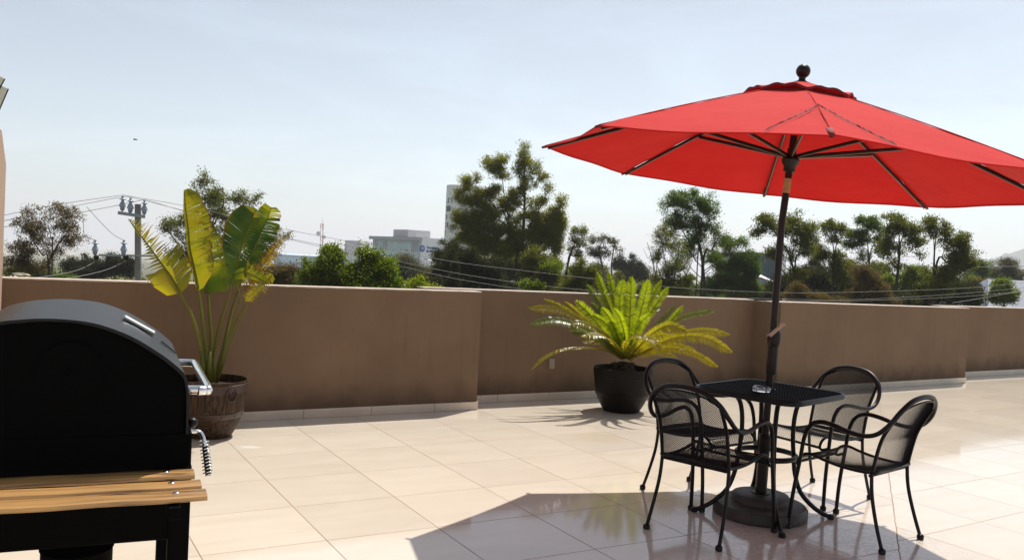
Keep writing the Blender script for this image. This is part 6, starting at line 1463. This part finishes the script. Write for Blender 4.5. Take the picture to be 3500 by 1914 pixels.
tree('dark backdrop trees directly behind the largest tree', 78, [(1150, 720, 40, 30, 1.5), (1200, 690, 46, 44, 1.4), (1260, 675, 50, 50, 1.3), (1320, 680, 50, 46, 1.3), (1380, 690, 46, 44, 1.3), (1240, 735, 80, 24, 1.8), (1360, 738, 80, 24, 1.8), (1430, 725, 44, 26, 1.5)], [[(1260, 750, 3), (1260, 690, 2)]], 'olive', 61, cat='thicket', name='thicket', lf=(3.6, 1.7), clump=9)
tree('middle-distance olive trees between the slender tree and the conifers', 84, [(1460, 715, 44, 30, 1.4), (1520, 712, 46, 30, 1.3), (1480, 740, 70, 18, 1.7), (1560, 735, 50, 22, 1.6), (1620, 735, 50, 22, 1.6), (1500, 690, 40, 24, .9)], [[(1500, 755, 3), (1500, 715, 2)]], 'olive', 62, cat='thicket', name='thicket', lf=(3.6, 1.7), clump=8)
tree('middle-distance green trees below the tall airy tree', 86, [(1680, 725, 50, 28, 1.4), (1740, 735, 50, 24, 1.5), (1800, 728, 50, 28, 1.5), (1860, 728, 46, 30, 1.5), (1770, 750, 110, 16, 1.8), (1650, 745, 50, 16, 1.7)], [[(1760, 765, 3), (1760, 735, 2)]], 'green', 63, cat='thicket', name='thicket', lf=(3.6, 1.7), clump=8)
tree('middle-distance dark trees right of the dark spiky conifer', 88, [(2100, 700, 40, 34, 1.2), (2160, 715, 50, 34, 1.4), (2230, 725, 50, 32, 1.5), (2300, 728, 50, 30, 1.5), (2370, 725, 50, 32, 1.5), (2430, 728, 40, 30, 1.4), (2250, 755, 160, 16, 1.9), (2200, 690, 40, 26, 1.1), (2310, 700, 34, 24, 1.2), (2140, 680, 26, 24, 1.0)], [[(2200, 770, 3), (2200, 730, 2)]], 'olive', 64, cat='thicket', name='thicket', lf=(3.6, 1.7), clump=8)
tree('small olive trees low at the left beneath the brownish tree', 64, [(50, 690, 36, 20, 1.3), (110, 694, 40, 18, 1.3), (160, 700, 30, 12, 1.1)], [[(90, 712, 2), (90, 690, 1.5)]], 'green', 65, cat='bush', name='bush', lf=(3.6, 1.7), clump=8)

# low shrubbery filling the ground between the trees, seen only from higher up
_r = np.random.default_rng(5); nC = 2600; yy = _r.uniform(34, 105, nC); xx = yy * _r.uniform(-.78, .80, nC); hz_ = -9 + _r.uniform(.3, 1, nC) ** 1.5 * (4.2 + .02 * yy)
ids = _r.integers(0, nC, 70000); Cc = np.stack([xx, yy, hz_], 1)[ids] + _r.normal(size=(70000, 3)) * np.array([1.1, 1.1, 1.0]); Cc[:, 2] = np.clip(Cc[:, 2], -9, -3.0)
dr_ = _r.normal(size=(70000, 3)); dr_ /= np.linalg.norm(dr_, axis=1)[:, None]; sd_ = np.cross(dr_, _r.normal(size=(70000, 3))); sd_ /= np.linalg.norm(sd_, axis=1)[:, None]
Vv = np.stack([Cc - dr_ * .26, Cc + sd_ * .13, Cc + dr_ * .26, Cc - sd_ * .13], 1).reshape(-1, 3)
tag(np_mesh('shrubbery', Vv, np.arange(280000).reshape(-1, 4), LM['olive'], None, _r.uniform(.01, 1, 70000)), kind='stuff')

# ------------------------------------------------------------------ haze
HZ = True
if HZ:
    m = MB(); m.box((-9500, -9500, -156), (9500, 9500, 118)); hz = m.build('haze', bpy.data.materials.new('haze_air')); tag(hz, kind='stuff')
    mm = hz.data.materials[0]; mm.use_nodes = True; t = mm.node_tree; t.nodes.clear()
    pv_ = t.nodes.new('ShaderNodeVolumePrincipled'); pv_.inputs['Color'].default_value = (.80, .81, .86, 1); pv_.inputs['Density'].default_value = .00032; pv_.inputs['Anisotropy'].default_value = .3
    oo = t.nodes.new('ShaderNodeOutputMaterial'); t.links.new(pv_.outputs[0], oo.inputs['Volume'])
